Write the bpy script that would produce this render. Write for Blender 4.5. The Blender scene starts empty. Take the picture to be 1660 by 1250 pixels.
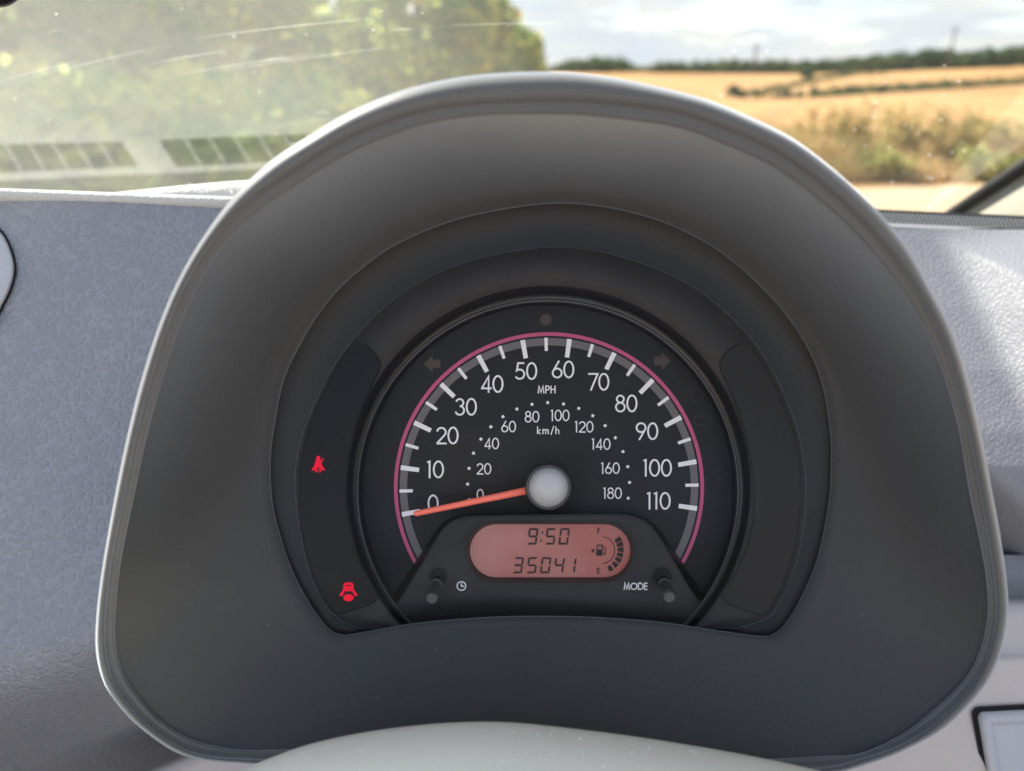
import bpy, bmesh, math, random
from mathutils import Vector, Matrix
random.seed(7)
R = math.radians
sc = bpy.context.scene
COL = sc.collection

# ------------------------------------------------------------------ camera
F = 1200.0                     # focal length in photo pixels (photo is 1660 x 1250)
PITCH = R(23.1)
CAM = Vector((0.0, 0.0, 1.25))
DIAL = 0.29                    # metres from the lens to the speedometer face
cd = bpy.data.cameras.new('camera'); cam = bpy.data.objects.new('camera', cd); COL.objects.link(cam)
cam.location = CAM; cam.rotation_euler = (R(90) - PITCH, 0, 0)
cd.sensor_width = 36.0; cd.lens = 36.0 * F / 1660.0
cd.clip_start = 0.01; cd.clip_end = 20000
cd.dof.use_dof = True; cd.dof.focus_distance = DIAL + 0.002; cd.dof.aperture_fstop = 6.8
cd.dof.aperture_blades = 0
sc.camera = cam
FW = Vector((0, math.cos(PITCH), -math.sin(PITCH)))
UP = Vector((0, math.sin(PITCH), math.cos(PITCH)))
RT = Vector((1, 0, 0))

# ------------------------------------------------------------------ sky, sun, exposure
SUN_EL, SUN_AZ = R(40), R(-49)      # azimuth from straight ahead (+Y), negative = left
w = bpy.data.worlds.new('World'); sc.world = w; w.use_nodes = True
nt = w.node_tree; nt.nodes.clear()
def N(t, ty, **kw):
    n = t.nodes.new(ty)
    for k, v in kw.items(): setattr(n, k, v)
    return n
out = N(nt, 'ShaderNodeOutputWorld'); bg = N(nt, 'ShaderNodeBackground'); bg.inputs[1].default_value = 0.15
sky = N(nt, 'ShaderNodeTexSky', sky_type='NISHITA'); sky.sun_disc = False
sky.sun_elevation = SUN_EL; sky.sun_rotation = SUN_AZ; sky.air_density = 1.0; sky.dust_density = 0.5; sky.ozone_density = 2.0
tc = N(nt, 'ShaderNodeTexCoord'); sep = N(nt, 'ShaderNodeSeparateXYZ'); nt.links.new(tc.outputs['Generated'], sep.inputs[0])
addz = N(nt, 'ShaderNodeMath', operation='ADD'); nt.links.new(sep.outputs[2], addz.inputs[0]); addz.inputs[1].default_value = 0.16
mx = N(nt, 'ShaderNodeMath', operation='MAXIMUM'); nt.links.new(addz.outputs[0], mx.inputs[0]); mx.inputs[1].default_value = 0.05
dx = N(nt, 'ShaderNodeMath', operation='DIVIDE'); dy = N(nt, 'ShaderNodeMath', operation='DIVIDE')
nt.links.new(sep.outputs[0], dx.inputs[0]); nt.links.new(mx.outputs[0], dx.inputs[1])
nt.links.new(sep.outputs[1], dy.inputs[0]); nt.links.new(mx.outputs[0], dy.inputs[1])
comb = N(nt, 'ShaderNodeCombineXYZ'); nt.links.new(dx.outputs[0], comb.inputs[0]); nt.links.new(dy.outputs[0], comb.inputs[1])
comb.inputs[2].default_value = 3.7
cn = N(nt, 'ShaderNodeTexNoise'); cn.inputs['Scale'].default_value = 0.75; cn.inputs['Detail'].default_value = 7; cn.inputs['Roughness'].default_value = 0.58
nt.links.new(comb.outputs[0], cn.inputs['Vector'])
cr = N(nt, 'ShaderNodeValToRGB'); cr.color_ramp.elements[0].position = 0.36; cr.color_ramp.elements[1].position = 0.56
nt.links.new(cn.outputs[0], cr.inputs[0])
cm = N(nt, 'ShaderNodeMix', data_type='RGBA'); hz = N(nt, 'ShaderNodeMapRange'); nt.links.new(sep.outputs[2], hz.inputs[0]); hz.inputs[1].default_value = 0.0; hz.inputs[2].default_value = 0.16; hz.inputs[3].default_value = 0.85; hz.inputs[4].default_value = 0.0
ha = N(nt, 'ShaderNodeMath', operation='ADD', use_clamp=True); nt.links.new(cr.outputs[0], ha.inputs[0]); nt.links.new(hz.outputs[0], ha.inputs[1])
nt.links.new(ha.outputs[0], cm.inputs[0])
nt.links.new(sky.outputs[0], cm.inputs[6])
cc = N(nt, 'ShaderNodeMix', data_type='RGBA'); cn2 = N(nt, 'ShaderNodeTexNoise'); cn2.inputs['Scale'].default_value = 1.7; cn2.inputs['Detail'].default_value = 4
nt.links.new(comb.outputs[0], cn2.inputs['Vector']); cr2 = N(nt, 'ShaderNodeMapRange'); nt.links.new(cn2.outputs[0], cr2.inputs[0]); cr2.inputs[1].default_value = .3; cr2.inputs[2].default_value = .68; nt.links.new(cr2.outputs[0], cc.inputs[0])
cc.inputs[6].default_value = (2.4, 2.62, 2.95, 1); cc.inputs[7].default_value = (3.0, 2.97, 2.92, 1)
nt.links.new(cc.outputs[2], cm.inputs[7])
nt.links.new(cm.outputs[2], bg.inputs[0]); nt.links.new(bg.outputs[0], out.inputs[0])

sd = bpy.data.lights.new('sun', 'SUN'); sd.energy = 5.0; sd.angle = R(0.53); sd.color = (1.0, 0.93, 0.82)
sun = bpy.data.objects.new('sun', sd); COL.objects.link(sun)
sv = Vector((math.sin(SUN_AZ) * math.cos(SUN_EL), math.cos(SUN_AZ) * math.cos(SUN_EL), math.sin(SUN_EL)))
sun.rotation_euler = sv.to_track_quat('Z', 'Y').to_euler(); sun.location = sv * 30

vs = sc.view_settings; vs.view_transform = 'Standard'; vs.look = 'None'; vs.gamma = 1.0; vs.exposure = 1.3
sc.cycles.max_bounces = 8; sc.cycles.transparent_max_bounces = 12
sc.cycles.sample_clamp_indirect = 4.0

# ------------------------------------------------------------------ helpers
def W(px, py, d):
    """point seen at photo pixel px, py at depth d metres along the lens axis"""
    return CAM + FW * d + RT * ((px - 830) / F * d) - UP * ((py - 625) / F * d)
def ray(px, py):
    return (FW + RT * ((px - 830) / F) - UP * ((py - 625) / F)).normalized()
def empty(name, loc, label=None, cat=None, group=None):
    o = bpy.data.objects.new(name, None); COL.objects.link(o); o.location = loc; o.empty_display_size = 0.05
    tag(o, label, cat, group); return o
def tag(o, label=None, cat=None, group=None, kind=None):
    if label: o['label'] = label
    if cat: o['category'] = cat
    if group: o['group'] = group
    if kind: o['kind'] = kind
    return o
def root_of(p):
    m = Matrix.Identity(4)
    while p is not None:
        m = Matrix.Translation(p.location) @ m; p = p.parent
    return m
def obj(name, verts, faces, mat, parent=None, smooth=True, base=None):
    """one mesh object; verts are world points, the origin goes to the parent's (or to base)"""
    off = Vector((0, 0, 0))
    if parent is not None:
        off = root_of(parent).to_translation()
    elif base is not None: off = Vector(base)
    me = bpy.data.meshes.new(name)
    me.from_pydata([tuple(Vector(v) - off) for v in verts], [], faces); me.update()
    if smooth:
        for p in me.polygons: p.use_smooth = True
    if mat: me.materials.append(mat)
    o = bpy.data.objects.new(name, me); COL.objects.link(o)
    if parent is not None: o.parent = parent
    elif base is not None: o.location = base
    return o
def loft(loops, closed=True):
    """quads between loops of equal length"""
    n = len(loops[0]); vs_ = [p for l in loops for p in l]; fs = []
    for a in range(len(loops) - 1):
        for i in range(n if closed else n - 1):
            j = (i + 1) % n
            fs.append((a * n + i, a * n + j, (a + 1) * n + j, (a + 1) * n + i))
    return vs_, fs
def cr_spline(pts, closed=True, sub=10):
    P = [Vector(p) for p in pts]; n = len(P); o = []
    for i in range(n if closed else n - 1):
        if closed: a, b, c, d = P[(i - 1) % n], P[i], P[(i + 1) % n], P[(i + 2) % n]
        else: a, b, c, d = P[max(i - 1, 0)], P[i], P[i + 1], P[min(i + 2, n - 1)]
        # centripetal-ish: plain Catmull-Rom with tension
        for k in range(sub):
            t = k / sub; t2, t3 = t * t, t * t * t
            o.append(0.5 * ((2 * b) + (c - a) * t + (2 * a - 5 * b + 4 * c - d) * t2 + (3 * b - a - 3 * c + d) * t3))
    if not closed: o.append(P[-1])
    return o
CX, CY = 890.0, 760.0
NA = 360
def by_angle(pts, n=NA, c=(CX, CY)):
    """resample a closed star-shaped pixel loop at n even angles about c; clockwise from the top"""
    P = cr_spline([(p[0], p[1]) for p in pts], True, 12)
    an = []
    for p in P: an.append((math.atan2(p.x - c[0], -(p.y - c[1])) % (2 * math.pi), math.hypot(p.x - c[0], p.y - c[1])))
    an.sort(); an = [(an[-1][0] - 2 * math.pi, an[-1][1])] + an + [(an[0][0] + 2 * math.pi, an[0][1])]
    res = []; k = 0
    for i in range(n):
        a = 2 * math.pi * i / n
        while an[k + 1][0] < a: k += 1
        a0, r0 = an[k]; a1, r1 = an[k + 1]; t = (a - a0) / max(a1 - a0, 1e-9); r = r0 + (r1 - r0) * t
        res.append((c[0] + math.sin(a) * r, c[1] - math.cos(a) * r))
    return res
def circ(cx, cy, r, n=NA, a0=0.0):
    return [(cx + math.sin(2 * math.pi * i / n + a0) * r, cy - math.cos(2 * math.pi * i / n + a0) * r) for i in range(n)]

# ------------------------------------------------------------------ materials
def mat(name, color, rough=0.5, spec=0.5, metal=0.0, bump=None, var=None, emit=None, coat=0.0):
    """bump = list of (kind, scale, strength, distance); var = (scale, other colour, lo, hi)"""
    m = bpy.data.materials.new(name); m.use_nodes = True; t = m.node_tree; b = t.nodes['Principled BSDF']
    b.inputs['Base Color'].default_value = (*color, 1); b.inputs['Roughness'].default_value = rough
    b.inputs['Specular IOR Level'].default_value = spec; b.inputs['Metallic'].default_value = metal
    if coat: b.inputs['Coat Weight'].default_value = coat; b.inputs['Coat Roughness'].default_value = 0.1
    g = N(t, 'ShaderNodeNewGeometry')
    if var:
        n = N(t, 'ShaderNodeTexNoise'); n.inputs['Scale'].default_value = var[0]; n.inputs['Detail'].default_value = 6
        t.links.new(g.outputs['Position'], n.inputs['Vector'])
        r = N(t, 'ShaderNodeValToRGB'); r.color_ramp.elements[0].position = var[2]; r.color_ramp.elements[1].position = var[3]
        r.color_ramp.elements[0].color = (*color, 1); r.color_ramp.elements[1].color = (*var[1], 1)
        t.links.new(n.outputs[0], r.inputs[0]); t.links.new(r.outputs[0], b.inputs['Base Color'])
    if bump:
        prev = None
        for kind, scale, strength, dist in bump:
            if kind == 'noise':
                n = N(t, 'ShaderNodeTexNoise'); n.inputs['Scale'].default_value = scale; n.inputs['Detail'].default_value = 4
                t.links.new(g.outputs['Position'], n.inputs['Vector']); o_ = n.outputs[0]
            else:
                nn = N(t, 'ShaderNodeTexNoise'); nn.inputs['Scale'].default_value = scale * 0.9; nn.inputs['Detail'].default_value = 2
                t.links.new(g.outputs['Position'], nn.inputs['Vector'])
                vm = N(t, 'ShaderNodeVectorMath', operation='SCALE'); vm.inputs['Scale'].default_value = 1.0 / scale
                t.links.new(nn.outputs['Color'], vm.inputs[0])
                va = N(t, 'ShaderNodeVectorMath', operation='ADD'); t.links.new(g.outputs['Position'], va.inputs[0]); t.links.new(vm.outputs[0], va.inputs[1])
                n = N(t, 'ShaderNodeTexVoronoi', feature='DISTANCE_TO_EDGE'); n.inputs['Scale'].default_value = scale
                t.links.new(va.outputs[0], n.inputs['Vector'])
                r = N(t, 'ShaderNodeValToRGB'); r.color_ramp.elements[0].position = 0.0; r.color_ramp.elements[1].position = 0.22
                r.color_ramp.interpolation = 'EASE'
                t.links.new(n.outputs['Distance'], r.inputs[0]); o_ = r.outputs[0]
            bp = N(t, 'ShaderNodeBump'); bp.inputs['Strength'].default_value = strength; bp.inputs['Distance'].default_value = dist
            t.links.new(o_, bp.inputs['Height'])
            if prev: t.links.new(prev.outputs[0], bp.inputs['Normal'])
            prev = bp
        t.links.new(prev.outputs[0], b.inputs['Normal'])
    if emit: b.inputs['Emission Color'].default_value = (*emit[0], 1); b.inputs['Emission Strength'].default_value = emit[1]
    return m
M = {}
M['dash'] = mat('dash_grain_plastic', (0.195, 0.212, 0.252), 0.45, 0.5, bump=[('cell', 250, 0.6, 0.0007), ('noise', 1500, 0.12, 0.0003)], var=(14, (0.22, 0.234, 0.266), 0.35, 0.7))
def grain_lines(m, scale, gain):
    t = m.node_tree; b = t.nodes['Principled BSDF']; src = b.inputs['Base Color'].links[0].from_socket if b.inputs['Base Color'].links else None
    rp = [n for n in t.nodes if n.type == 'VALTORGB' and n.inputs[0].links and n.inputs[0].links[0].from_node.type == 'TEX_VORONOI'][0]
    mr_ = N(t, 'ShaderNodeMapRange'); t.links.new(rp.outputs[0], mr_.inputs[0]); mr_.inputs[3].default_value = gain; mr_.inputs[4].default_value = 1.0
    vm = N(t, 'ShaderNodeVectorMath', operation='SCALE'); t.links.new(mr_.outputs[0], vm.inputs['Scale'])
    if src: t.links.new(src, vm.inputs[0])
    else: vm.inputs[0].default_value = b.inputs['Base Color'].default_value[:3]
    t.links.new(vm.outputs[0], b.inputs['Base Color'])
grain_lines(M['dash'], 290, 1.14)
M['dash_top'] = mat('dash_top_plastic', (0.50, 0.50, 0.48), 0.6, 0.4, bump=[('cell', 330, 0.4, 0.0005)])
M['dash_fine'] = mat('dash_fine_plastic', (0.25, 0.255, 0.28), 0.5, 0.5, bump=[('cell', 380, 0.45, 0.0005)])
M['vent_trim'] = mat('silver_trim', (0.42, 0.43, 0.47), 0.42, 0.5, metal=0.15, bump=[('noise', 2500, 0.08, 0.0002)])
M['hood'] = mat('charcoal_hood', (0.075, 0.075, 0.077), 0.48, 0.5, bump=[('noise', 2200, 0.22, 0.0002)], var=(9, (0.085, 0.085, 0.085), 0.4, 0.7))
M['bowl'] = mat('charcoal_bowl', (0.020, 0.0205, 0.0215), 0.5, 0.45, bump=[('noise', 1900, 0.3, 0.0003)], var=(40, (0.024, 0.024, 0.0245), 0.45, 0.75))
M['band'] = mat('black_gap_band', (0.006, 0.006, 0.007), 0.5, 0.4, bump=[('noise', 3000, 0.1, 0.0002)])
M['trim'] = mat('dark_trim_ring', (0.018, 0.0165, 0.016), 0.5, 0.28, bump=[('noise', 3200, 0.10, 0.0002)], var=(60, (0.024, 0.022, 0.021), 0.45, 0.7))
M['gloss'] = mat('gloss_black_ring', (0.006, 0.006, 0.007), 0.28, 0.5)
M['ringedge'] = mat('ring_edge', (0.05, 0.05, 0.052), 0.3, 0.6)
M['face'] = mat('dial_face_black', (0.020, 0.020, 0.021), 0.6, 0.18, bump=[('noise', 4000, 0.06, 0.0001)])
M['pod'] = mat('smoked_pod', (0.006, 0.006, 0.0063), 0.45, 0.2, bump=[('noise', 3500, 0.08, 0.0001)])
M['pod_dark'] = mat('smoked_pod_unlit', (0.013, 0.012, 0.012), 0.5, 0.28, bump=[('noise', 3200, 0.10, 0.0002)])
M['white'] = mat('print_white', (0.88, 0.85, 0.85), 0.6, 0.2)
M['grey'] = mat('print_grey', (0.16, 0.145, 0.145), 0.6, 0.2)
M['pink'] = mat('print_pink', (0.52, 0.09, 0.19), 0.5, 0.3)
M['unlit'] = mat('print_unlit_symbol', (0.080, 0.060, 0.053), 0.6, 0.2)
M['unlit2'] = mat('print_faint_symbol', (0.040, 0.036, 0.036), 0.6, 0.2)
M['needle'] = mat('needle_coral', (0.80, 0.17, 0.12), 0.35, 0.4, emit=((0.9, 0.16, 0.11), 0.10))
M['silver'] = mat('hub_silver', (0.52, 0.51, 0.505), 0.5, 0.5, metal=0.2)
M['lcd'] = mat('lcd_salmon', (0.34, 0.175, 0.15), 0.3, 0.5, var=(20, (0.27, 0.075, 0.06), 0.36, 0.6), emit=((0.75, 0.17, 0.12), 0.05))
M['lcd_ink'] = mat('lcd_ink', (0.025, 0.017, 0.016), 0.5, 0.3)
M['lcd_wall'] = mat('lcd_wall', (0.022, 0.021, 0.023), 0.4, 0.4)
M['knob'] = mat('knob_black', (0.035, 0.035, 0.036), 0.25, 0.6)
M['knob_tip'] = mat('knob_tip_grey', (0.10, 0.098, 0.098), 0.35, 0.5)
M['red'] = mat('warning_red', (0.3, 0.0, 0.02), 0.5, 0.2, emit=((1.0, 0.004, 0.03), 0.22))
M['shroud'] = mat('shroud_grey', (0.78, 0.745, 0.64), 0.55, 0.4, bump=[('noise', 1800, 0.15, 0.0003)], var=(70, (0.80, 0.765, 0.66), 0.5, 0.75))
M['lower'] = mat('lower_dash_beige', (0.47, 0.43, 0.42), 0.6, 0.4, bump=[('cell', 420, 0.35, 0.0005)])
M['lower_smooth'] = mat('lower_dash_smooth', (0.50, 0.46, 0.45), 0.55, 0.4, bump=[('noise', 1800, 0.12, 0.0003)])
M['gap'] = mat('dark_gap', (0.012, 0.012, 0.013), 0.7, 0.2)
M['rubber'] = mat('black_rubber', (0.03, 0.03, 0.03), 0.6, 0.4, bump=[('noise', 900, 0.2, 0.0004)])
M['pillar'] = mat('pillar_beige', (0.36, 0.345, 0.29), 0.8, 0.2, bump=[('noise', 900, 0.3, 0.0006)], var=(35, (0.40, 0.385, 0.32), 0.4, 0.7))
M['mirror_shell'] = mat('mirror_shell', (0.03, 0.03, 0.032), 0.5, 0.4)
M['carpet'] = mat('car_floor_carpet', (0.05, 0.05, 0.052), 0.95, 0.1, bump=[('noise', 500, 0.5, 0.003)])
M['grille'] = mat('grille_grey', (0.26, 0.26, 0.27), 0.5, 0.5)
M['dust'] = mat('dust_speck', (0.92, 0.92, 0.90), 0.8, 0.2)
M['dust_dim'] = mat('dust_on_plastic', (0.22, 0.22, 0.21), 0.9, 0.1)
M['bead'] = mat('glint_bead', (0.8, 0.8, 0.8), 0.12, 0.8, metal=0.4)
M['paint'] = mat('car_paint', (0.40, 0.41, 0.43), 0.35, 0.5, metal=0.3, coat=0.6)

for k_, w_ in (('hood', .7), ('bowl', 1.0), ('trim', .6), ('band', .3)):
    b_ = M[k_].node_tree.nodes['Principled BSDF']; b_.inputs['Sheen Weight'].default_value = w_; b_.inputs['Sheen Roughness'].default_value = 0.45; b_.inputs['Sheen Tint'].default_value = (.87, .93, 1, 1)
def glass_mat(name, ior, dirt_veil, tint=(0.97, 0.99, 0.97), streaks=False):
    m = bpy.data.materials.new(name); m.use_nodes = True; t = m.node_tree; t.nodes.clear()
    o = N(t, 'ShaderNodeOutputMaterial'); tr = N(t, 'ShaderNodeBsdfTransparent'); gl = N(t, 'ShaderNodeBsdfGlossy')
    tr.inputs[0].default_value = (*tint, 1); gl.inputs['Roughness'].default_value = 0.015
    fr = N(t, 'ShaderNodeFresnel'); fr.inputs[0].default_value = ior
    mx_ = N(t, 'ShaderNodeMixShader'); t.links.new(fr.outputs[0], mx_.inputs[0]); t.links.new(tr.outputs[0], mx_.inputs[1]); t.links.new(gl.outputs[0], mx_.inputs[2])
    last = mx_
    if dirt_veil:
        g = N(t, 'ShaderNodeNewGeometry')
        tl = N(t, 'ShaderNodeBsdfTranslucent'); tl.inputs[0].default_value = (0.92, 0.93, 0.86, 1)
        df = N(t, 'ShaderNodeBsdfDiffuse'); df.inputs[0].default_value = (0.8, 0.8, 0.76, 1)
        dd = N(t, 'ShaderNodeMixShader'); dd.inputs[0].default_value = 0.3; t.links.new(tl.outputs[0], dd.inputs[1]); t.links.new(df.outputs[0], dd.inputs[2])
        # film of dust, made denser leftward to paint in the bright veil
        sp = N(t, 'ShaderNodeSeparateXYZ'); t.links.new(g.outputs['Position'], sp.inputs[0])
        mr = N(t, 'ShaderNodeMapRange'); t.links.new(sp.outputs[0], mr.inputs[0])
        mr.inputs[1].default_value = -0.62; mr.inputs[2].default_value = 0.08; mr.inputs[3].default_value = dirt_veil[0]; mr.inputs[4].default_value = dirt_veil[1]
        n1 = N(t, 'ShaderNodeTexNoise'); n1.inputs['Scale'].default_value = 9; n1.inputs['Detail'].default_value = 5
        t.links.new(g.outputs['Position'], n1.inputs['Vector'])
        mm = N(t, 'ShaderNodeMath', operation='MULTIPLY'); t.links.new(mr.outputs[0], mm.inputs[0]); t.links.new(n1.outputs[0], mm.inputs[1])
        m2 = N(t, 'ShaderNodeMath', operation='MULTIPLY'); t.links.new(mm.outputs[0], m2.inputs[0]); m2.inputs[1].default_value = 2.0
        # fine wiper scratches: stretched noise bent into arcs
        sx = N(t, 'ShaderNodeMapping'); sx.inputs['Scale'].default_value = (2.2, 60, 60); sx.inputs['Rotation'].default_value = (0, R(8), R(6))
        t.links.new(g.outputs['Position'], sx.inputs[0])
        n2 = N(t, 'ShaderNodeTexNoise'); n2.inputs['Scale'].default_value = 2.4; n2.inputs['Detail'].default_value = 8; n2.inputs['Roughness'].default_value = 0.7
        t.links.new(sx.outputs[0], n2.inputs['Vector'])
        r2 = N(t, 'ShaderNodeMapRange'); t.links.new(n2.outputs[0], r2.inputs[0]); r2.inputs[1].default_value = 0.60; r2.inputs[2].default_value = 0.80; r2.inputs[3].default_value = 0; r2.inputs[4].default_value = 0.55
        m3 = N(t, 'ShaderNodeMath', operation='MULTIPLY'); t.links.new(r2.outputs[0], m3.inputs[0]); t.links.new(mr.outputs[0], m3.inputs[1])
        # grit specks
        vo = N(t, 'ShaderNodeTexVoronoi'); vo.inputs['Scale'].default_value = 70; t.links.new(g.outputs['Position'], vo.inputs['Vector'])
        sp2 = N(t, 'ShaderNodeSeparateColor'); t.links.new(vo.outputs['Color'], sp2.inputs[0])
        ms = N(t, 'ShaderNodeMath', operation='MULTIPLY'); t.links.new(sp2.outputs[0], ms.inputs[0]); ms.inputs[1].default_value = 0.11
        m5 = N(t, 'ShaderNodeMath', operation='SUBTRACT'); t.links.new(ms.outputs[0], m5.inputs[0]); m5.inputs[1].default_value = 0.045
        lt = N(t, 'ShaderNodeMath', operation='LESS_THAN'); t.links.new(vo.outputs['Distance'], lt.inputs[0]); t.links.new(m5.outputs[0], lt.inputs[1])
        m6 = N(t, 'ShaderNodeMath', operation='MULTIPLY'); t.links.new(lt.outputs[0], m6.inputs[0]); m6.inputs[1].default_value = 0.35
        a1 = N(t, 'ShaderNodeMath', operation='ADD'); t.links.new(m2.outputs[0], a1.inputs[0]); t.links.new(m3.outputs[0], a1.inputs[1])
        a2 = N(t, 'ShaderNodeMath', operation='ADD', use_clamp=True); t.links.new(a1.outputs[0], a2.inputs[0]); t.links.new(m6.outputs[0], a2.inputs[1])
        m4 = N(t, 'ShaderNodeMixShader'); t.links.new(a2.outputs[0], m4.inputs[0]); t.links.new(mx_.outputs[0], m4.inputs[1]); t.links.new(dd.outputs[0], m4.inputs[2])
        last = m4
    t.links.new(last.outputs[0], o.inputs[0])
    return m
M['glass'] = glass_mat('windscreen_glass', 2.15, (0.15, 0.012))
M['lens'] = glass_mat('cluster_lens', 1.16, None, (0.98, 0.98, 0.98))

def leaf_mat(name, c1, c2, c3, scale, transl=0.45):
    m = bpy.data.materials.new(name); m.use_nodes = True; t = m.node_tree; t.nodes.clear()
    o = N(t, 'ShaderNodeOutputMaterial'); g = N(t, 'ShaderNodeNewGeometry')
    n = N(t, 'ShaderNodeTexNoise'); n.inputs['Scale'].default_value = scale; n.inputs['Detail'].default_value = 3
    t.links.new(g.outputs['Position'], n.inputs['Vector'])
    r = N(t, 'ShaderNodeValToRGB'); e = r.color_ramp.elements; e[0].position = 0.32; e[0].color = (*c1, 1); e[1].position = 0.68; e[1].color = (*c3, 1)
    k = e.new(0.5); k.color = (*c2, 1)
    t.links.new(n.outputs[0], r.inputs[0])
    d = N(t, 'ShaderNodeBsdfDiffuse'); l = N(t, 'ShaderNodeBsdfTranslucent'); mx_ = N(t, 'ShaderNodeMixShader'); mx_.inputs[0].default_value = transl
    t.links.new(r.outputs[0], d.inputs[0]); t.links.new(r.outputs[0], l.inputs[0])
    t.links.new(d.outputs[0], mx_.inputs[1]); t.links.new(l.outputs[0], mx_.inputs[2]); t.links.new(mx_.outputs[0], o.inputs[0])
    return m
M['leaf'] = leaf_mat('leaf_green', (0.15, 0.27, 0.07), (0.42, 0.48, 0.12), (0.74, 0.66, 0.17), 1.1, 0.65)
M['leaf_far'] = leaf_mat('leaf_far_green', (0.06, 0.10, 0.05), (0.09, 0.13, 0.055), (0.14, 0.17, 0.07), 0.08, 0.3)
M['weed'] = leaf_mat('weed_leaves', (0.36, 0.35, 0.14), (0.56, 0.44, 0.18), (0.68, 0.50, 0.24), 2.2, 0.65)
M['grass'] = leaf_mat('dry_grass', (0.34, 0.31, 0.13), (0.58, 0.43, 0.20), (0.72, 0.54, 0.28), 1.3, 0.4)
M['tuft'] = leaf_mat('tuft_leaves', (0.30, 0.34, 0.12), (0.44, 0.43, 0.15), (0.56, 0.47, 0.20), 2.0, 0.6)
M['bark'] = mat('bark', (0.09, 0.07, 0.055), 0.9, 0.2, bump=[('noise', 14, 0.8, 0.04)])
M['pole'] = mat('pole_wood', (0.12, 0.11, 0.10), 0.9, 0.2)

def field_mat():
    m = bpy.data.materials.new('stubble_field'); m.use_nodes = True; t = m.node_tree; b = t.nodes['Principled BSDF']
    b.inputs['Roughness'].default_value = 0.95; b.inputs['Specular IOR Level'].default_value = 0.1
    g = N(t, 'ShaderNodeNewGeometry')
    n = N(t, 'ShaderNodeTexNoise'); n.inputs['Scale'].default_value = 0.02; n.inputs['Detail'].default_value = 8; t.links.new(g.outputs['Position'], n.inputs['Vector'])
    r = N(t, 'ShaderNodeValToRGB'); e = r.color_ramp.elements; e[0].position = 0.35; e[0].color = (0.48, 0.265, 0.11, 1); e[1].position = 0.7; e[1].color = (0.60, 0.37, 0.165, 1)
    t.links.new(n.outputs[0], r.inputs[0])
    mp = N(t, 'ShaderNodeMapping'); mp.inputs['Rotation'].default_value = (0, 0, R(24)); t.links.new(g.outputs['Position'], mp.inputs[0])
    wv = N(t, 'ShaderNodeTexWave'); wv.inputs['Scale'].default_value = 0.11; wv.inputs['Distortion'].default_value = 1.2; wv.inputs['Detail'].default_value = 2
    t.links.new(mp.outputs[0], wv.inputs[0])
    mxr = N(t, 'ShaderNodeMix', data_type='RGBA', blend_type='MULTIPLY'); mxr.inputs[0].default_value = 0.22
    t.links.new(r.outputs[0], mxr.inputs[6]); t.links.new(wv.outputs[0], mxr.inputs[7]); t.links.new(mxr.outputs[2], b.inputs['Base Color'])
    return m
M['field'] = field_mat()
M['sand'] = mat('sandy_track', (0.56, 0.42, 0.27), 0.95, 0.1, bump=[('noise', 12, 0.5, 0.03)], var=(1.2, (0.64, 0.49, 0.33), 0.4, 0.65))

# ------------------------------------------------------------------ the setting outdoors
def sstep(a, b, x):
    t = min(1, max(0, (x - a) / (b - a))); return t * t * (3 - 2 * t)
def terrain(x, y):
    z = 0.0
    z += -3.6 * sstep(12, 150, y)
    hill = 3.1 + 4.6 * sstep(120, 340, x) + 0.35 * math.sin(x * 0.03)
    z += hill * sstep(160, 430, y)
    z += 0.006 * max(0, y - 430) * 0.3
    return z
def hit(px, py):
    d = ray(px, py); t = 3.0
    while t < 3000:
        p = CAM + d * t
        if p.z < terrain(p.x, p.y): return p
        t *= 1.01
    return CAM + d * 400
ys = [-30, -10, 0, 4, 8, 10, 12, 15, 20, 26, 34, 44, 56, 70, 86, 104, 124, 146, 160, 180, 205, 235, 270, 310, 350, 390, 430, 480, 560, 700, 1000, 2000, 6000]
xs = [-6000, -2500, -1200, -700, -400, -250, -160, -100, -60, -30, -15, -6, 0, 6, 15, 30, 50, 80, 110, 150, 190, 230, 280, 330, 380, 450, 600, 900, 1500, 3000, 6000]
gv = [(x, y, terrain(x, y)) for y in ys for x in xs]; gf = []
for j in range(len(ys) - 1):
    for i in range(len(xs) - 1):
        a = j * len(xs) + i; gf.append((a, a + 1, a + len(xs) + 1, a + len(xs)))
tag(obj('stubble_field', gv, gf, M['field']), kind='structure')
# sandy track the car stands on, running off to the right
tv = []; tf = []
tl_ = [(-40, -9, -4.0), (-12, -8, 1.0), (-3, -6, 2.6), (0, -5, 4.5), (2, -5, 8.2), (5, -5, 8.8), (9, -6, 9.6), (20, -8, 11.0), (60, -10, 13.0)]
for x, y0, y1 in tl_:
    tv += [(x, y0, 0.02), (x, (y0 + y1) / 2, 0.03), (x, y1, 0.012)]
for i in range(len(tl_) - 1):
    for k in range(2): a = i * 3 + k; tf.append((a, a + 3, a + 4, a + 1))
tag(obj('track', tv, tf, M['sand']), kind='structure')

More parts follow.
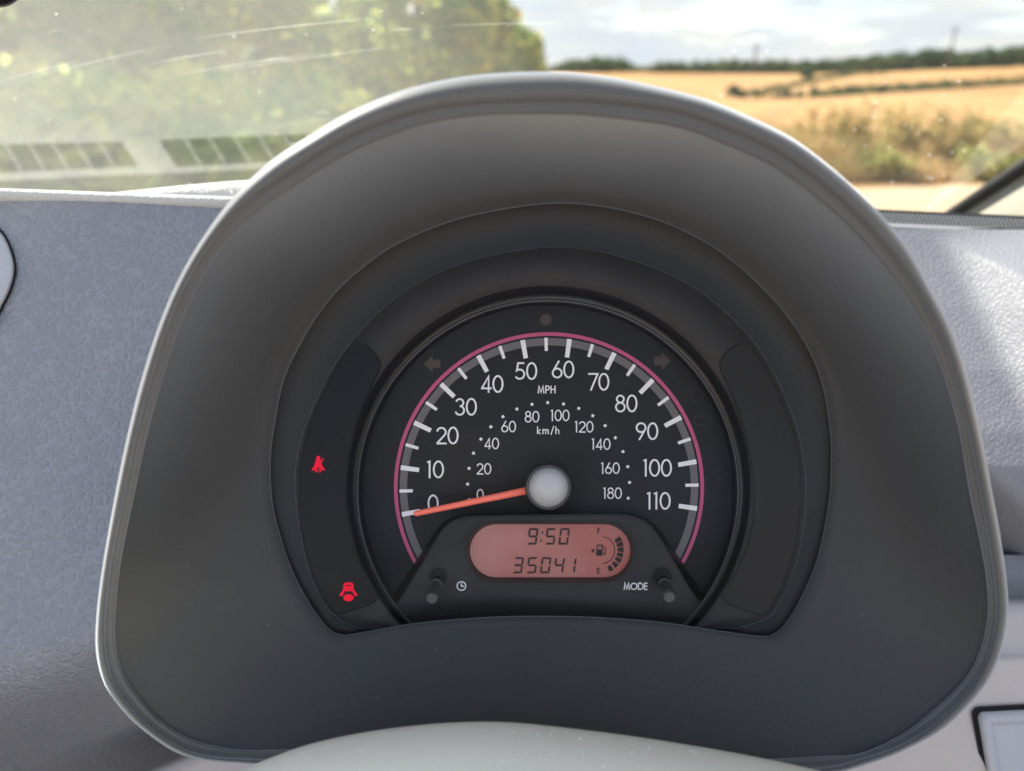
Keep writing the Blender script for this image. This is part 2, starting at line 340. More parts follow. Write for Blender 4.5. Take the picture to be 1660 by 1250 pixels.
def leaf_cards(rng, centres, n, size, spread, flat=0.6):
    V = []; Fc = []
    for _ in range(n):
        c, r = centres[rng.randrange(len(centres))]
        u = Vector((rng.gauss(0, 1), rng.gauss(0, 1), rng.gauss(0, 1))).normalized() * (r * (0.55 + 0.5 * rng.random() ** 0.5)) 
        p = Vector(c) + u * spread
        a = Vector((rng.gauss(0, 1), rng.gauss(0, 1), rng.gauss(0, 1) * flat)).normalized()
        b = a.cross(Vector((rng.gauss(0, 1), rng.gauss(0, 1), rng.gauss(0, 1)))).normalized()
        s = size * (0.6 + 0.8 * rng.random()); i = len(V)
        V += [p - a * s, p + b * s * 0.5, p + a * s, p - b * s * 0.5]; Fc.append((i, i + 1, i + 2, i + 3))
    return V, Fc
def tube(pts, rad, n=8):
    loops = []
    for k, p in enumerate(pts):
        p = Vector(p); d = (Vector(pts[min(k + 1, len(pts) - 1)]) - Vector(pts[max(k - 1, 0)])).normalized()
        a = d.orthogonal().normalized(); b = d.cross(a)
        if k and (a - pa).length > 1.2: pass
        pa = a
        r = rad[k] if isinstance(rad, (list, tuple)) else rad
        loops.append([p + (a * math.cos(2 * math.pi * i / n) + b * math.sin(2 * math.pi * i / n)) * r for i in range(n)])
    v, f = loft(loops); m = len(v)
    f.append(tuple(range(n - 1, -1, -1))); f.append(tuple(range(m - n, m)))
    return v, f
def merge(parts):
    V = []; Fc = []
    for v, f in parts:
        k = len(V); V += list(v); Fc += [tuple(i + k for i in q) for q in f]
    return V, Fc
def tree(x, y, h, rad, seed, label, nleaf=9000, leaf=0.13, low=0.12, group=None, name='hedgerow_tree'):
    rng = random.Random(seed); z0 = terrain(x, y)
    t = empty(name, (x, y, z0), label, 'tree', group)
    pts = []; rr = []
    bx, by = rng.uniform(-.25, .25), rng.uniform(-.25, .25)
    for k in range(6):
        f = k / 5; pts.append((x + bx * f * f + rng.uniform(-.04, .04), y + by * f, z0 - 0.1 + h * 0.72 * f)); rr.append(0.035 * h * (1 - f) ** 0.8 + 0.03)
    parts = [tube(pts, rr)]
    cents = []
    for k in range(16):
        f = 0.25 + 0.75 * rng.random(); a = rng.random() * 6.283; L = rad * (0.55 + 0.5 * rng.random()) * (1 - 0.35 * (f - 0.3))
        s = Vector(pts[min(5, int(f * 4.5))]); e = s + Vector((math.cos(a) * L, math.sin(a) * L, 0.12 * h * rng.uniform(.2, 1)))
        parts.append(tube([s, s.lerp(e, .5) + Vector((0, 0, .05 * h)), e], [0.011 * h, 0.007 * h, 0.003 * h], 5))
    obj('trunk', *merge(parts), M['bark'], t)
    for k in range(46):
        f = low + (1 - low) * rng.random(); prof = math.sin(math.pi * (0.12 + 0.82 * (f - low) / (1 - low))) ** 0.6
        a = rng.random() * 6.283; q = rad * prof * (0.35 + 0.6 * rng.random() ** 0.6)
        cents.append(((x + math.cos(a) * q, y + math.sin(a) * q, z0 + h * f), rad * rng.uniform(.22, .40)))
    obj('crown', *leaf_cards(rng, cents, nleaf, leaf, 1.0), M['leaf'], t, smooth=False)
    return t
def at(px, d):           # ground x for a pixel column at distance d ahead
    return (px - 830) / F * d / math.cos(PITCH) 
TR = [(-260, 9.5, 6.5, 2.3, 'leafy tree at far left, nearest the windscreen edge'),
      (60, 11, 6.8, 2.3, 'tall leafy tree behind the hazy left end of the windscreen'),
      (260, 14, 7.2, 2.4, 'yellow green tree second in from the hazy glass at left'),
      (430, 17, 7.5, 2.6, 'leafy hedgerow tree above the left shoulder of the gauge hood'),
      (600, 22, 7.6, 2.8, 'yellowing tree in mid row, above the upper left of the hood'),
      (700, 30, 7.2, 2.6, 'tall tree with sunlit yellow leaves left of the open sky'),
      (772, 42, 5.2, 2.7, 'tree whose rounded crown slopes down against white cloud'),
      (824, 62, 4.7, 2.9, 'tree near the far end of the hedgerow row'),
      (848, 95, 3.8, 3.0, 'smallest farthest tree ending the hedgerow beside the open field')]
for i, (px, d, h, rad, lab) in enumerate(TR):
    tree(at(px, d), d, h, rad, 100 + i, lab, 9000 if d < 40 else 6000, 0.10 + d * 0.0035, 0.02, 'trees along the hedgerow')
# dense understorey below the trees
rng = random.Random(5); cents = []
for k in range(220):
    d = rng.uniform(4.2, 50) if k % 2 else rng.uniform(4.2, 12); x = at(rng.uniform(-320, 800 if d > 30 else 560), d); cents.append(((x, d + 1.5, rng.uniform(.1, .5 + .03 * d)), rng.uniform(.4, .8)))
tag(obj('hedge_bottom', *leaf_cards(rng, cents, 26000, 0.12, 1.0), M['leaf'], smooth=False), 'dense green undergrowth massed below the hedgerow trees', 'undergrowth', kind='stuff')

# far woodland on the skyline: one mass
rng = random.Random(11); cents = []
def skyline(px):   # top of the far wood in photo pixels
    P = [(880, 112), (925, 100), (960, 94), (1000, 92), (1030, 106), (1060, 103), (1120, 102), (1160, 100), (1300, 100), (1370, 96), (1440, 88), (1500, 80), (1560, 86), (1660, 74), (1800, 66), (2100, 60)]
    for (a, ya), (b, yb) in zip(P, P[1:]):
        if a <= px <= b: return ya + (yb - ya) * (px - a) / (b - a)
    return 105
for k in range(1500):
    px = rng.uniform(880, 2050); d = rng.uniform(405, 450); p = CAM + ray(px, 110) * 1.0
    dr = ray(px, 110); x = dr.x / dr.y * d; z0 = terrain(x, d)
    top = CAM.z + ray(px, skyline(px)).z / ray(px, skyline(px)).y * d
    if 1015 < px < 1062 and rng.random() < .75: continue
    cents.append(((x, d, z0 + (max(top - z0, 1.5)) * rng.random() ** 0.7 - 1.5), rng.uniform(2.0, 3.4)))
tag(obj('woodland', *leaf_cards(rng, cents, 40000, 1.2, 0.9), M['leaf_far'], smooth=False), 'dark green belt of woodland along the far skyline', 'woodland', kind='stuff')

# hedgerows across the field
def hedge(name, pix, label, hgt, seed):
    rng = random.Random(seed); cents = []
    P = [hit(*p) for p in pix]; print(name, [round(p.y) for p in P])
    for a, b in zip(P, P[1:]):
        n = max(6, min(90, int((b - a).length / 1.2)))
        for k in range(n):
            q = a.lerp(b, k / n); hh = hgt * q.y / 1150 * rng.uniform(.5, 1.25)
            cents.append(((q.x + rng.uniform(-.8, .8), q.y + rng.uniform(-.8, .8), terrain(q.x, q.y) + hh * .5), hh * .62))
    o = empty(name, (P[0].x, P[0].y, terrain(P[0].x, P[0].y)), label, 'hedge')
    obj('foliage', *leaf_cards(rng, cents, len(cents) * 60, hgt * .22 * P[0].y / 1150, 1.0), M['leaf_far'], o, smooth=False)
hedge('field_hedge', [(1200, 160), (1270, 160), (1340, 157), (1440, 150), (1560, 143), (1700, 135), (1900, 128)], 'low dark hedge running across the golden field', 11, 21)
hedge('field_hedge', [(1180, 156), (1240, 150), (1320, 133), (1380, 124), (1440, 121)], 'thin green hedge slanting up towards the far wood', 6, 22)
def bush(px, py, hgt, w_, seed, label, matn='leaf_far'):
    rng = random.Random(seed); p = hit(px, py); print('bush', p); z0 = terrain(p.x, p.y); hgt *= p.y / 1150; w_ *= p.y / 1150
    o = empty('field_bush', (p.x, p.y, z0), label, 'bush')
    cents = [((p.x + rng.gauss(0, w_ * .3), p.y + rng.gauss(0, w_ * .3), z0 + hgt * rng.uniform(.2, .8)), hgt * .3) for _ in range(14)]
    obj('foliage', *leaf_cards(rng, cents, 900, hgt * .14, 1.0), M[matn], o, smooth=False)
    obj('stem', *tube([(p.x, p.y, z0 - .1), (p.x, p.y, z0 + hgt * .5)], [hgt * .05, hgt * .02], 6), M['bark'], o)
bush(1192, 158, 16, 12, 31, 'round green bush standing alone in the field beside the hood')
bush(1306, 128, 16, 26, 32, 'dark bushes where the slanting hedge meets the far wood')

# two thin masts on the skyline
for px, py0, py1, lab in ((1537, 104, 40, 'tall thin mast above the wood on the right skyline'), (1222, 112, 70, 'faint short pole on the skyline above the hood shoulder')):
    d = 400; dr = ray(px, py0); x = dr.x / dr.y * d; z1 = CAM.z + ray(px, py1).z / ray(px, py1).y * d
    z0 = terrain(x, d); o = empty('skyline_mast', (x, d, z0), lab, 'mast')
    obj('pole', *tube([(x, d, z0), (x, d, z1)], [.7, .35], 6), M['pole'], o)
    obj('cross_arm', *tube([(x - 2, d, z1 - 2.5), (x + 2, d, z1 - 2.5)], [.25, .25], 6), M['pole'], o)

# verge: dry grass (uncountable) and weeds
rng = random.Random(3); V = []; Fc = []
for _ in range(30000):
    px = rng.uniform(1020, 1900); d = 8.9 + rng.random() ** 1.3 * 6.5
    x = at(px, d) + rng.uniform(-.3, .3)
    if d < 9.1 + 0.10 * max(0, x - 5): continue
    h = rng.uniform(.25, .75) * (0.7 + 0.3 * math.sin(x * 1.3 + d)) * (1.0 if d < 12 else .7); b = rng.random() * 6.283; wd = rng.uniform(.006, .014)
    if d < 9.5: h *= .5
    le = Vector((rng.gauss(0, .22), rng.gauss(0, .22), 1)) * h; s = Vector((math.cos(b), math.sin(b), 0)) * wd
    p = Vector((x, d, terrain(x, d))); i = len(V)
    V += [p - s, p + s, p + le * .6 + s * .7, p + le * .6 - s * .7, p + le + Vector((rng.gauss(0, .06), rng.gauss(0, .06), -.03))]
    Fc += [(i, i + 1, i + 2, i + 3), (i + 3, i + 2, i + 4)]
tag(obj('verge_grass', V, Fc, M['grass'], smooth=False), 'dry golden grass covering the verge beyond the sandy track', 'grass', kind='stuff')
WD = [(1318, 10.3, .95, .32, 'tall green weed clump beside the hood edge'), (1390, 10.6, 1.05, .45, 'brown seeded dock clump, tallest on the verge'), (1462, 10.2, .85, .38, 'olive weed clump in the middle of the verge'),
      (1530, 10.4, .70, .40, 'low yellowing weeds right of the olive clump'), (1600, 11.0, .90, .42, 'brown weeds near the windscreen pillar'), (1520, 9.3, .42, .42, 'low bright green tuft at the track edge'), (1360, 9.4, .40, .35, 'small green tuft at the track beside the hood'), (1255, 10.8, .9, .4, 'weeds half hidden behind the hood shoulder')]
for i, (px, d, h, rd, lab) in enumerate(WD):
    rng = random.Random(60 + i); h *= .85; x = at(px, d); o = empty('verge_weed', (x, d, terrain(x, d)), lab, 'weed', 'weed clumps on the verge')
    st = []; cents = []
    for k in range(16):
        a = rng.random() * 6.283; q = rd * rng.random() ** .5; e = Vector((x + math.cos(a) * q, d + math.sin(a) * q, h * rng.uniform(.5, 1)))
        st.append(tube([(x + rng.uniform(-.1, .1), d, 0), Vector((x, d, 0)).lerp(e, .5) + Vector((0, 0, .08)), e], [.008, .006, .003], 4))
        for f in (.35, .6, .85, 1): cents.append((Vector((x, d, 0)).lerp(e, f), .08))
    obj('stems', *merge(st), M['grass'], o); obj('leaves', *leaf_cards(rng, cents, 620, .05, 1.0), M['weed'] if 'tuft' not in lab else M['tuft'], o, smooth=False)

# ------------------------------------------------------------------ windscreen
# plane through the pillar foot, raked 29 degrees; y,z are relative to the camera
GY, GZ, GS = 0.7586, -0.133, math.tan(R(29))
def glass_z(y): return CAM.z + GZ + (GY - y) * GS
def glass_hit(px, py):
    d = ray(px, py); t = (CAM.z + GZ + GY * GS - CAM.z) / (d.z + GS * d.y)
    return CAM + d * t
ws = empty('windscreen', (0, 0.86, glass_z(0.86)), 'clear windscreen hazed by dust and dashboard reflections', 'windscreen')
gy = [0.875 - 0.07 * k for k in range(13)]; V = []; Fc = []
PI1, PI2 = glass_hit(1535, 345), glass_hit(1662, 260)
def pillar_x(y): return PI1.x + (PI2.x - PI1.x) * (PI1.y - y) / (PI1.y - PI2.y)
for y in gy:
    xr = pillar_x(y); xl = -0.78 - (xr - pillar_x(0.76))
    for k in range(9): V.append((xl + (xr - xl) * k / 8, y, glass_z(y)))
for j in range(len(gy) - 1):
    for k in range(8): a = j * 9 + k; Fc.append((a, a + 1, a + 10, a + 9))
obj('glass_pane', V, Fc, M['glass'], ws, smooth=False)
sl = [Vector((pillar_x(y), y, glass_z(y) - .004)) for y in gy]
obj('rubber_seal', *tube(sl, .0052, 8), M['rubber'], ws)
# wiper streaks and stuck grit on the inside of the glass
def streak_mat():
    m = bpy.data.materials.new('glass_streak'); m.use_nodes = True; t = m.node_tree; t.nodes.clear()
    o = N(t, 'ShaderNodeOutputMaterial'); a = N(t, 'ShaderNodeBsdfTransparent'); b = N(t, 'ShaderNodeBsdfTranslucent'); x = N(t, 'ShaderNodeMixShader')
    b.inputs[0].default_value = (.95, .95, .92, 1); x.inputs[0].default_value = .20
    t.links.new(a.outputs[0], x.inputs[1]); t.links.new(b.outputs[0], x.inputs[2]); t.links.new(x.outputs[0], o.inputs[0]); return m
M['streak'] = streak_mat()
rng = random.Random(17); parts = []
def gin(px, py): return glass_hit(px, py) - Vector((0, math.sin(R(29)), math.cos(R(29)))) * .0006
for _ in range(15):
    x0 = rng.uniform(-40, 760); y0 = rng.choice((rng.uniform(20, 60), rng.uniform(90, 215))); L_ = rng.choice((rng.uniform(20, 60), rng.uniform(120, 330))); sl_ = -.22 + x0 * .00032 + rng.uniform(-.03, .03)
    wd = rng.uniform(.3, .8); A = []; B = []
    for k in range(9):
        f = k / 8; x = x0 + L_ * f; y = y0 + sl_ * L_ * f + 8 * (f - .5) ** 2; h_ = wd * math.sin(math.pi * (f * .9 + .05))
        A.append(gin(x, y - h_)); B.append(gin(x, y + h_))
    parts.append(loft([A, B], closed=False))
for _ in range(90):
    x, y = (rng.uniform(1150, 1650), rng.uniform(120, 335)) if rng.random() < .6 else (rng.uniform(0, 1600), rng.uniform(5, 250)); r = rng.uniform(.7, 2.2)
    parts.append(([gin(x + math.cos(a) * r * 1.3, y + math.sin(a) * r) for a in (0, 1.05, 2.1, 3.14, 4.19, 5.24)], [(0, 1, 2, 3, 4, 5)]))
tag(obj('streaks_and_grit', *merge(parts), M['streak'], ws, smooth=False), kind='stuff')
# A-pillar: rounded beige trim right of the seal
pl = empty('windscreen_pillar', sl[0], 'beige trimmed windscreen pillar at the right edge', 'pillar')
lo = []
for p in sl:
    lo.append([p + Vector(q) for q in ((.004, 0, -.004), (.006, -.02, -.036), (.010, -.045, -.08), (.03, -.08, -.12), (.08, -.08, -.10), (.12, 0, .02), (.08, .015, .025), (.03, .008, .010))])
obj('pillar_trim', *loft(lo), M['pillar'], pl)

# rear-view mirror, only its lower corner reaches into the frame
mr = empty('rear_view_mirror', W(-70, -30, .35), 'dark corner of the rear view mirror at the upper left', 'mirror')
def rbox(px0, py0, px1, py1, d0, d1, r, n=8):
    lo = []
    for d, ins in ((d0, 4), (d0 - .0001, 0), (d1, 0), (d1 + .0001, 4)):
        L = []
        for cx, cy, a0 in ((px1 - r, py0 + r, -90), (px1 - r, py1 - r, 0), (px0 + r, py1 - r, 90), (px0 + r, py0 + r, 180)):
            for k in range(n + 1):
                a = R(a0 + 90 * k / n); L.append(W(cx + math.cos(a) * (r - ins), cy + math.sin(a) * (r - ins), d))
        lo.append(L)
    v, f = loft(lo); m = len(lo[0]); f.append(tuple(range(m))); f.append(tuple(range(3 * m, 4 * m))); return v, f
obj('mirror_housing', *rbox(-520, -190, 40, 12, .345, .375, 40), M['mirror_shell'], mr)

# car bonnet below the line of sight, and unseen cabin floor and sides added to block low light
V = []; Fc = []
for j in range(7):
    f = j / 6; y = .88 + .95 * f
    for i in range(13):
        g = i / 12 * 2 - 1; V.append((-.16 + g * .70 * (1 - .12 * f), y, 1.055 - .17 * f ** 1.6 - .07 * abs(g) ** 3))
for j in range(6):
    for i in range(12): a = j * 13 + i; Fc.append((a, a + 1, a + 14, a + 13))
tag(obj('car_bonnet', V, Fc, M['paint'], base=(-.16, .9, 1.0)), 'car bonnet sloping away below the windscreen', 'bonnet')
fl = [(-.95, -.6, .98), (.64, -.6, .98), (-.95, .75, .98), (.64, .75, .98), (-.85, -.6, .32), (.6, -.6, .32), (.6, .75, .32), (-.85, .75, .32), (-.85, .9, .95), (.6, .9, .95)]
tag(obj('cabin_shade_tub', fl, [(4, 5, 6, 7), (7, 6, 9, 8), (0, 4, 7, 2), (2, 7, 8), (1, 3, 6, 5), (3, 9, 6)], M['carpet'], smooth=False), kind='structure')

# ------------------------------------------------------------------ dashboard
db = empty('dashboard', W(830, 1100, .40), 'grey grained dashboard either side of the gauge hood', 'dashboard')
def grid(cols, rows, fn):
    V = [fn(c, r) for r in rows for c in cols]; n = len(cols); Fc = []
    for j in range(len(rows) - 1):
        for i in range(n - 1): a = j * n + i; Fc.append((a, a + 1, a + n + 1, a + n))
    return V, Fc
def lerp_tab(tab, x):
    if x <= tab[0][0]: return tab[0][1]
    for (a, ya), (b, yb) in zip(tab, tab[1:]):
        if x <= b: return ya + (yb - ya) * (x - a) / (b - a)
    return tab[-1][1]
# left face: leans away towards its top ridge, tucks under at the bottom
def ridge_y(px): return 331 + (px - 360) * 0.036
LD = [(0, .349), (60, .347), (120, .343), (250, .335), (400, .326), (550, .318), (650, .313), (700, .310), (735, .312), (765, .320), (795, .338), (840, .375), (900, .43), (1000, .52), (1200, .70)]
def left_face(px, k):
    py = ridge_y(px) + k
    d = lerp_tab(LD, k + (px - 150) * 0.33 * sstep(500, 800, k))
    d += .012 * ((px - 150) / 400) ** 2 * (1 if px < 150 else .3)
    return W(px, py, d)
ks = [0, 15, 30, 60, 90, 120, 160, 200, 250, 300, 350, 400, 450, 500, 550, 600, 625, 650, 675, 700, 720, 740, 760, 780, 800, 825, 850, 900, 1000, 1200]
cs = [-900 + 40 * i for i in range(41)]
obj('left_fascia', *grid(cs, ks, left_face), M['dash'], db)
# rolled ridge and the dash top behind it
rg = []
for c in cs + [780, 860, 940, 1020]:
    e = W(c, ridge_y(c) - 1, .352)
    rg.append([e + UP * v * .0034 + FW * u * .004 for u, v in ((math.cos(a), math.sin(a)) for a in [R(20 + 36 * q) for q in range(10)])])
obj('ridge_roll', *loft(rg), M['dash_top'], db)
def ridge_pt(px): return W(px, ridge_y(px) - 3, .355)
def top_pt(px, f):
    a = ridge_pt(px); fy = CAM.y + .862; b = Vector((a.x * 1.55, fy, glass_z(fy) + .001)); return a.lerp(b, f)
VENT0, VENT1 = 0, 0
# defroster slots: find where the strip seen reflected in the glass lies on the dash top
nG = Vector((0, math.sin(R(29)), math.cos(R(29))))
def mirror_on_top(px, py):
    p = glass_hit(px, py); d = ray(px, py); d = d - 2 * d.dot(nG) * nG
    a = ridge_pt(150); fy = .862; bz = glass_z(fy); s = (bz - a.z) / (fy - a.y)
    t = (a.z + s * (p.y - a.y) - p.z) / (d.z - s * d.y); q = p + d * t
    return q
def dt_z(y):
    a = ridge_pt(150); fy = .862; return a.z + (glass_z(fy) - a.z) / (fy - a.y) * (y - a.y)
VENTS = [[(-420, 243), (197, 230), (224, 270), (-420, 300)], [(258, 227), (560, 214), (560, 256), (286, 271)]]
Y0 = W(0, 318, .355).y + .004
YE = max(mirror_on_top(100, 294).y, mirror_on_top(400, 278).y) 
def dt(x, y): return Vector((x, y, dt_z(y)))
def flat(q): return Vector((q.x, q.y, 0))
holes = [[mirror_on_top(*p) for p in vq] for vq in VENTS]
from mathutils.geometry import tessellate_polygon
eL, eR = mirror_on_top(-420, 312), mirror_on_top(560, 268)
XE = max(-.10, max(p.x for p in holes[1]) + .004)
outer = [Vector((-.82, Y0, 0)), Vector((XE, Y0, 0)), Vector((XE, eR.y, 0)), *([flat(eR)] if eR.x < XE - .002 else []), flat(eL), Vector((-.82, eL.y, 0))]
loops_ = [outer] + [[flat(p) for p in h] for h in holes]
tri = tessellate_polygon(loops_); PV = [dt(p.x, p.y) for l in loops_ for p in l]
obj('top_pad', PV, [tuple(t_) for t_ in tri], M['dash_top'], db, smooth=False)
lo = []
for k in range(13):
    a = R(85 * k / 12); lo.append([dt(XE, y_) + Vector((math.sin(a) * .15, 0, -(1 - math.cos(a)) * .15)) for y_ in (Y0, (Y0 + eR.y) / 2, eR.y)])
obj('pad_fade_shoulder', *loft(lo, closed=False), M['dash_top'], db)  # added shoulder, curved down so the pad's reflection fades out to the right
obj('cowl_gap', [dt(-.82, eL.y) - Vector((0, 0, .004)), dt(eL.x, eL.y) - Vector((0, 0, .004)), dt(eR.x, eR.y) - Vector((0, 0, .004)), dt(.10, eR.y) - Vector((0, 0, .004)), dt(.10, .875) - Vector((0, 0, .03)), dt(-.82, .875) - Vector((0, 0, .03))], [(0, 1, 2, 3, 4, 5)], M['gap'], db, smooth=False)
for vq, h in zip(VENTS, holes):
    V = [dt(p.x, p.y) for p in h]; V += [p - Vector((0, 0, .05)) for p in V]
    vt = obj('defroster_vent', V, [(0, 1, 5, 4), (1, 2, 6, 5), (2, 3, 7, 6), (3, 0, 4, 7), (4, 5, 6, 7)], M['gap'], db, smooth=False)
    (x0, y0), (x1, y1), (x2, y2), (x3, y3) = vq
    x = x1 - 38 if x0 < 0 else x0 + 40
    while x0 + 8 < x < x1 - 8:
        f_ = (x - x0) / (x1 - x0); g_ = (x + 27 - x3) / (x2 - x3)
        a = mirror_on_top(x, y0 + (y1 - y0) * f_); b = mirror_on_top(x + 27, y3 + (y2 - y3) * g_); o_ = Vector((.0009, 0, 0)); dn = Vector((0, 0, .005))
        a, b = dt(a.x, a.y) - Vector((0, 0, .0004)), dt(b.x, b.y) - Vector((0, 0, .0004))
        obj('rib', [a - o_, a + o_, b + o_, b - o_, a - o_ - dn, a + o_ - dn, b + o_ - dn, b - o_ - dn], [(0, 1, 2, 3), (0, 4, 5, 1), (3, 2, 6, 7), (0, 3, 7, 4), (1, 5, 6, 2)], M['dash_top'], vt, smooth=False)
        x += -38 if x0 < 0 else 40
# air-vent surround at the far left: a raised silver panel with a dark seam round it
def on_left(px, py, off=0.0):
    p = left_face(px, py - ridge_y(px)); return p + (CAM - p).normalized() * off
vb = [(-330, 352), (-150, 350), (-30, 358), (2, 375), (18, 403), (25, 434), (20, 463), (4, 498), (-25, 540), (-120, 560), (-330, 556)]
vb = [(p.x, p.y) for p in cr_spline(vb, True, 6)]
def inset(L, k):
    cx = sum(p[0] for p in L) / len(L); cy = sum(p[1] for p in L) / len(L)
    r = []
    for p in L:
        q = Vector((p[0] - cx, p[1] - cy)); q = q * (1 - k / max(q.length, 1)); r.append((cx + q.x, cy + q.y))
    return r
lo = [[on_left(*p, off=o_) for p in inset(vb, i_)] for i_, o_ in ((-1.5, .0008), (2.5, .0012))]
obj('vent_seam', *loft(lo), M['gap'], db)
lo = [[on_left(*p, off=o_) for p in inset(vb, i_)] for i_, o_ in ((2.0, .0008), (3.5, .0030), (8, .0042), (40, .0050))]
v, f = loft(lo); f.append(tuple(range(len(v) - len(vb), len(v))))
obj('vent_surround', v, f, M['vent_trim'], db)

# low swelling of the dash top that runs up to the hood's left flank
fr_ = [(40, 322, .0012), (110, 317, .0026), (200, 311, .0048), (300, 304, .0076), (380, 300, .0100), (470, 297, .0115), (600, 300, .012)]
obj('hood_fairing', *tube([W(x, y + 6, .395) - UP * r * .6 for x, y, r in fr_], [r for x, y, r in fr_], 14), M['dash_top'], db)
rng = random.Random(4); parts = []
for _ in range(16):
    x = rng.uniform(285, 430); y = 300 + rng.uniform(-3, 18); c_ = W(x, y, .380); r = rng.uniform(.0003, .0008)
    L = [c_ + RT * math.cos(a) * r + UP * math.sin(a) * r for a in (0, 1.05, 2.1, 3.14, 4.19, 5.24)]; parts.append((L + [c_ - FW * r], [(i, (i + 1) % 6, 6) for i in range(6)]))
tag(obj('dust_beads', *merge(parts), M['bead'], db), kind='stuff')
# right face with its raised pod
RD = [(372, .450), (420, .440), (500, .422), (600, .402), (700, .386), (760, .379), (800, .380), (860, .384), (915, .392), (930, .405)]
def sdist(px, py, a, b):
    ax, ay = a; bx, by = b; L = math.hypot(bx - ax, by - ay); return ((px - ax) * (by - ay) - (py - ay) * (bx - ax)) / L
def right_face(px, py):
    d = lerp_tab(RD, py)
    s = min(sdist(px, py, (1552, 395), (1672, 640)), sdist(px, py, (1690, 365), (1540, 402)) * -1 if False else (py - (402 - (px - 1552) * .27)))
    d -= .032 * sstep(-34, 115, s)
    k = py - (742 + (px - 1596) * .9)              # under-curve
    d += .05 * sstep(0, 200, k)
    return W(px, py, d)
rows = [372 + 6 * i for i in range(91)]
cols = [1340 + 9 * i for i in range(70)]
obj('right_fascia', *grid(cols, rows, right_face), M['dash_fine'], db)
sy0 = W(1500, 350, .475).y; sz0 = W(1500, 350, .475).z - .004
obj('corner_pad', [(.10, sy0 - .02, sz0), (.60, sy0 - .02, sz0), (.60, .87, glass_z(.87) - .002), (.10, .87, glass_z(.87) - .002)], [(0, 1, 2, 3)], M['rubber'], db, smooth=False)
# perforated speaker strip along the top right
def strip_pt(px, py, off=0): return W(px, py + (px - 1440) * .045, .458 + (372 - py) * .0006 - off)
obj('strip_base', *grid([1330 + 30 * i for i in range(40)], [340, 346, 366, 373], lambda c, r: strip_pt(c, r, -.004 if r in (340,) else 0)), M['gap'], db)
obj('strip_lip', *grid([1330 + 30 * i for i in range(40)], [362, 365, 369, 374], lambda c, r: strip_pt(c, r, {362: .001, 365: .004, 369: .004, 374: .001}[r])), M['grille'], db)
parts = []
for i in range(90):
    for j in range(4):
        x = 1395 + i * 6.6 + j * 2.2; y = 346.5 + j * 4.3
        L = [strip_pt(x - 2.6, y - .9, .0012), strip_pt(x + .6, y - 1.3, .0015), strip_pt(x + 2.0, y + 1.6, .0012), strip_pt(x - 1.2, y + 2.0, .001)]
        parts.append((L + [strip_pt(x, y, -.002)], [(0, 1, 2, 3), (0, 4, 1), (1, 4, 2), (2, 4, 3), (3, 4, 0)]))
tag(obj('strip_mesh', *merge(parts), M['grille'], db, smooth=False), kind='stuff')

# lower dash: pale panel with a switch blank on the right, a wedge of it on the left
ld = empty('lower_dash_panel', W(1560, 1400, .38), 'pale beige lower dash panel right of the steering column', 'panel')
LR = [(905, .415), (968, .408), (974, .390), (980, .385), (1060, .376), (1068, .372), (1250, .362), (1500, .36), (1900, .38)]
obj('upper_lip', *grid([1380 + 20 * i for i in range(40)], [900, 930, 962, 972], lambda c, r: W(c, r, lerp_tab(LR, r))), M['grille'], ld)
obj('panel_face', *grid([150 + 30 * i for i in range(70)], [972, 976, 982, 1000, 1020, 1040, 1056, 1062, 1068, 1075, 1120, 1180, 1250, 1350, 1500, 1700, 1900], lambda c, r: W(c, r + max(0, 900 - c) * .42, lerp_tab(LR, r))), M['lower_smooth'], ld)
def lp(px, py, off): return W(px, py, lerp_tab(LR, py) - off)
def rrect(x0, y0, x1, y1, r, n=6):
    L = []
    for cx, cy, a0 in ((x1 - r, y0 + r, -90), (x1 - r, y1 - r, 0), (x0 + r, y1 - r, 90), (x0 + r, y0 + r, 180)):
        for k in range(n + 1):
            a = R(a0 + 90 * k / n); L.append((cx + math.cos(a) * r, cy + math.sin(a) * r))
    return L
def skew(L): return [(x + (y - 1145) * .17 , y - (x - 1575) * .05) for x, y in L]
sw = empty('switch_blank', lp(1640, 1220, 0), 'square grey blanking cover in the lower dash panel', 'switch blank')
lo = [[lp(x, y, o_) for x, y in skew(rrect(1573 + i_, 1146 + i_, 1745 - i_, 1330 - i_, 14))] for i_, o_ in ((0, .0012), (9, .0015))]
obj('surround_gap', *loft(lo), M['gap'], sw)
lo = [[lp(x, y, o_) for x, y in skew(rrect(1573 + i_, 1146 + i_, 1745 - i_, 1330 - i_, max(2, 14 - i_ * .4)))] for i_, o_ in ((8, .0008), (10, .003), (28, .0036), (31, .0024), (34, .0024))]
v, f = loft(lo); f.append(tuple(range(len(v) - 28, len(v))))
obj('cover', v, f, M['vent_trim'], sw)

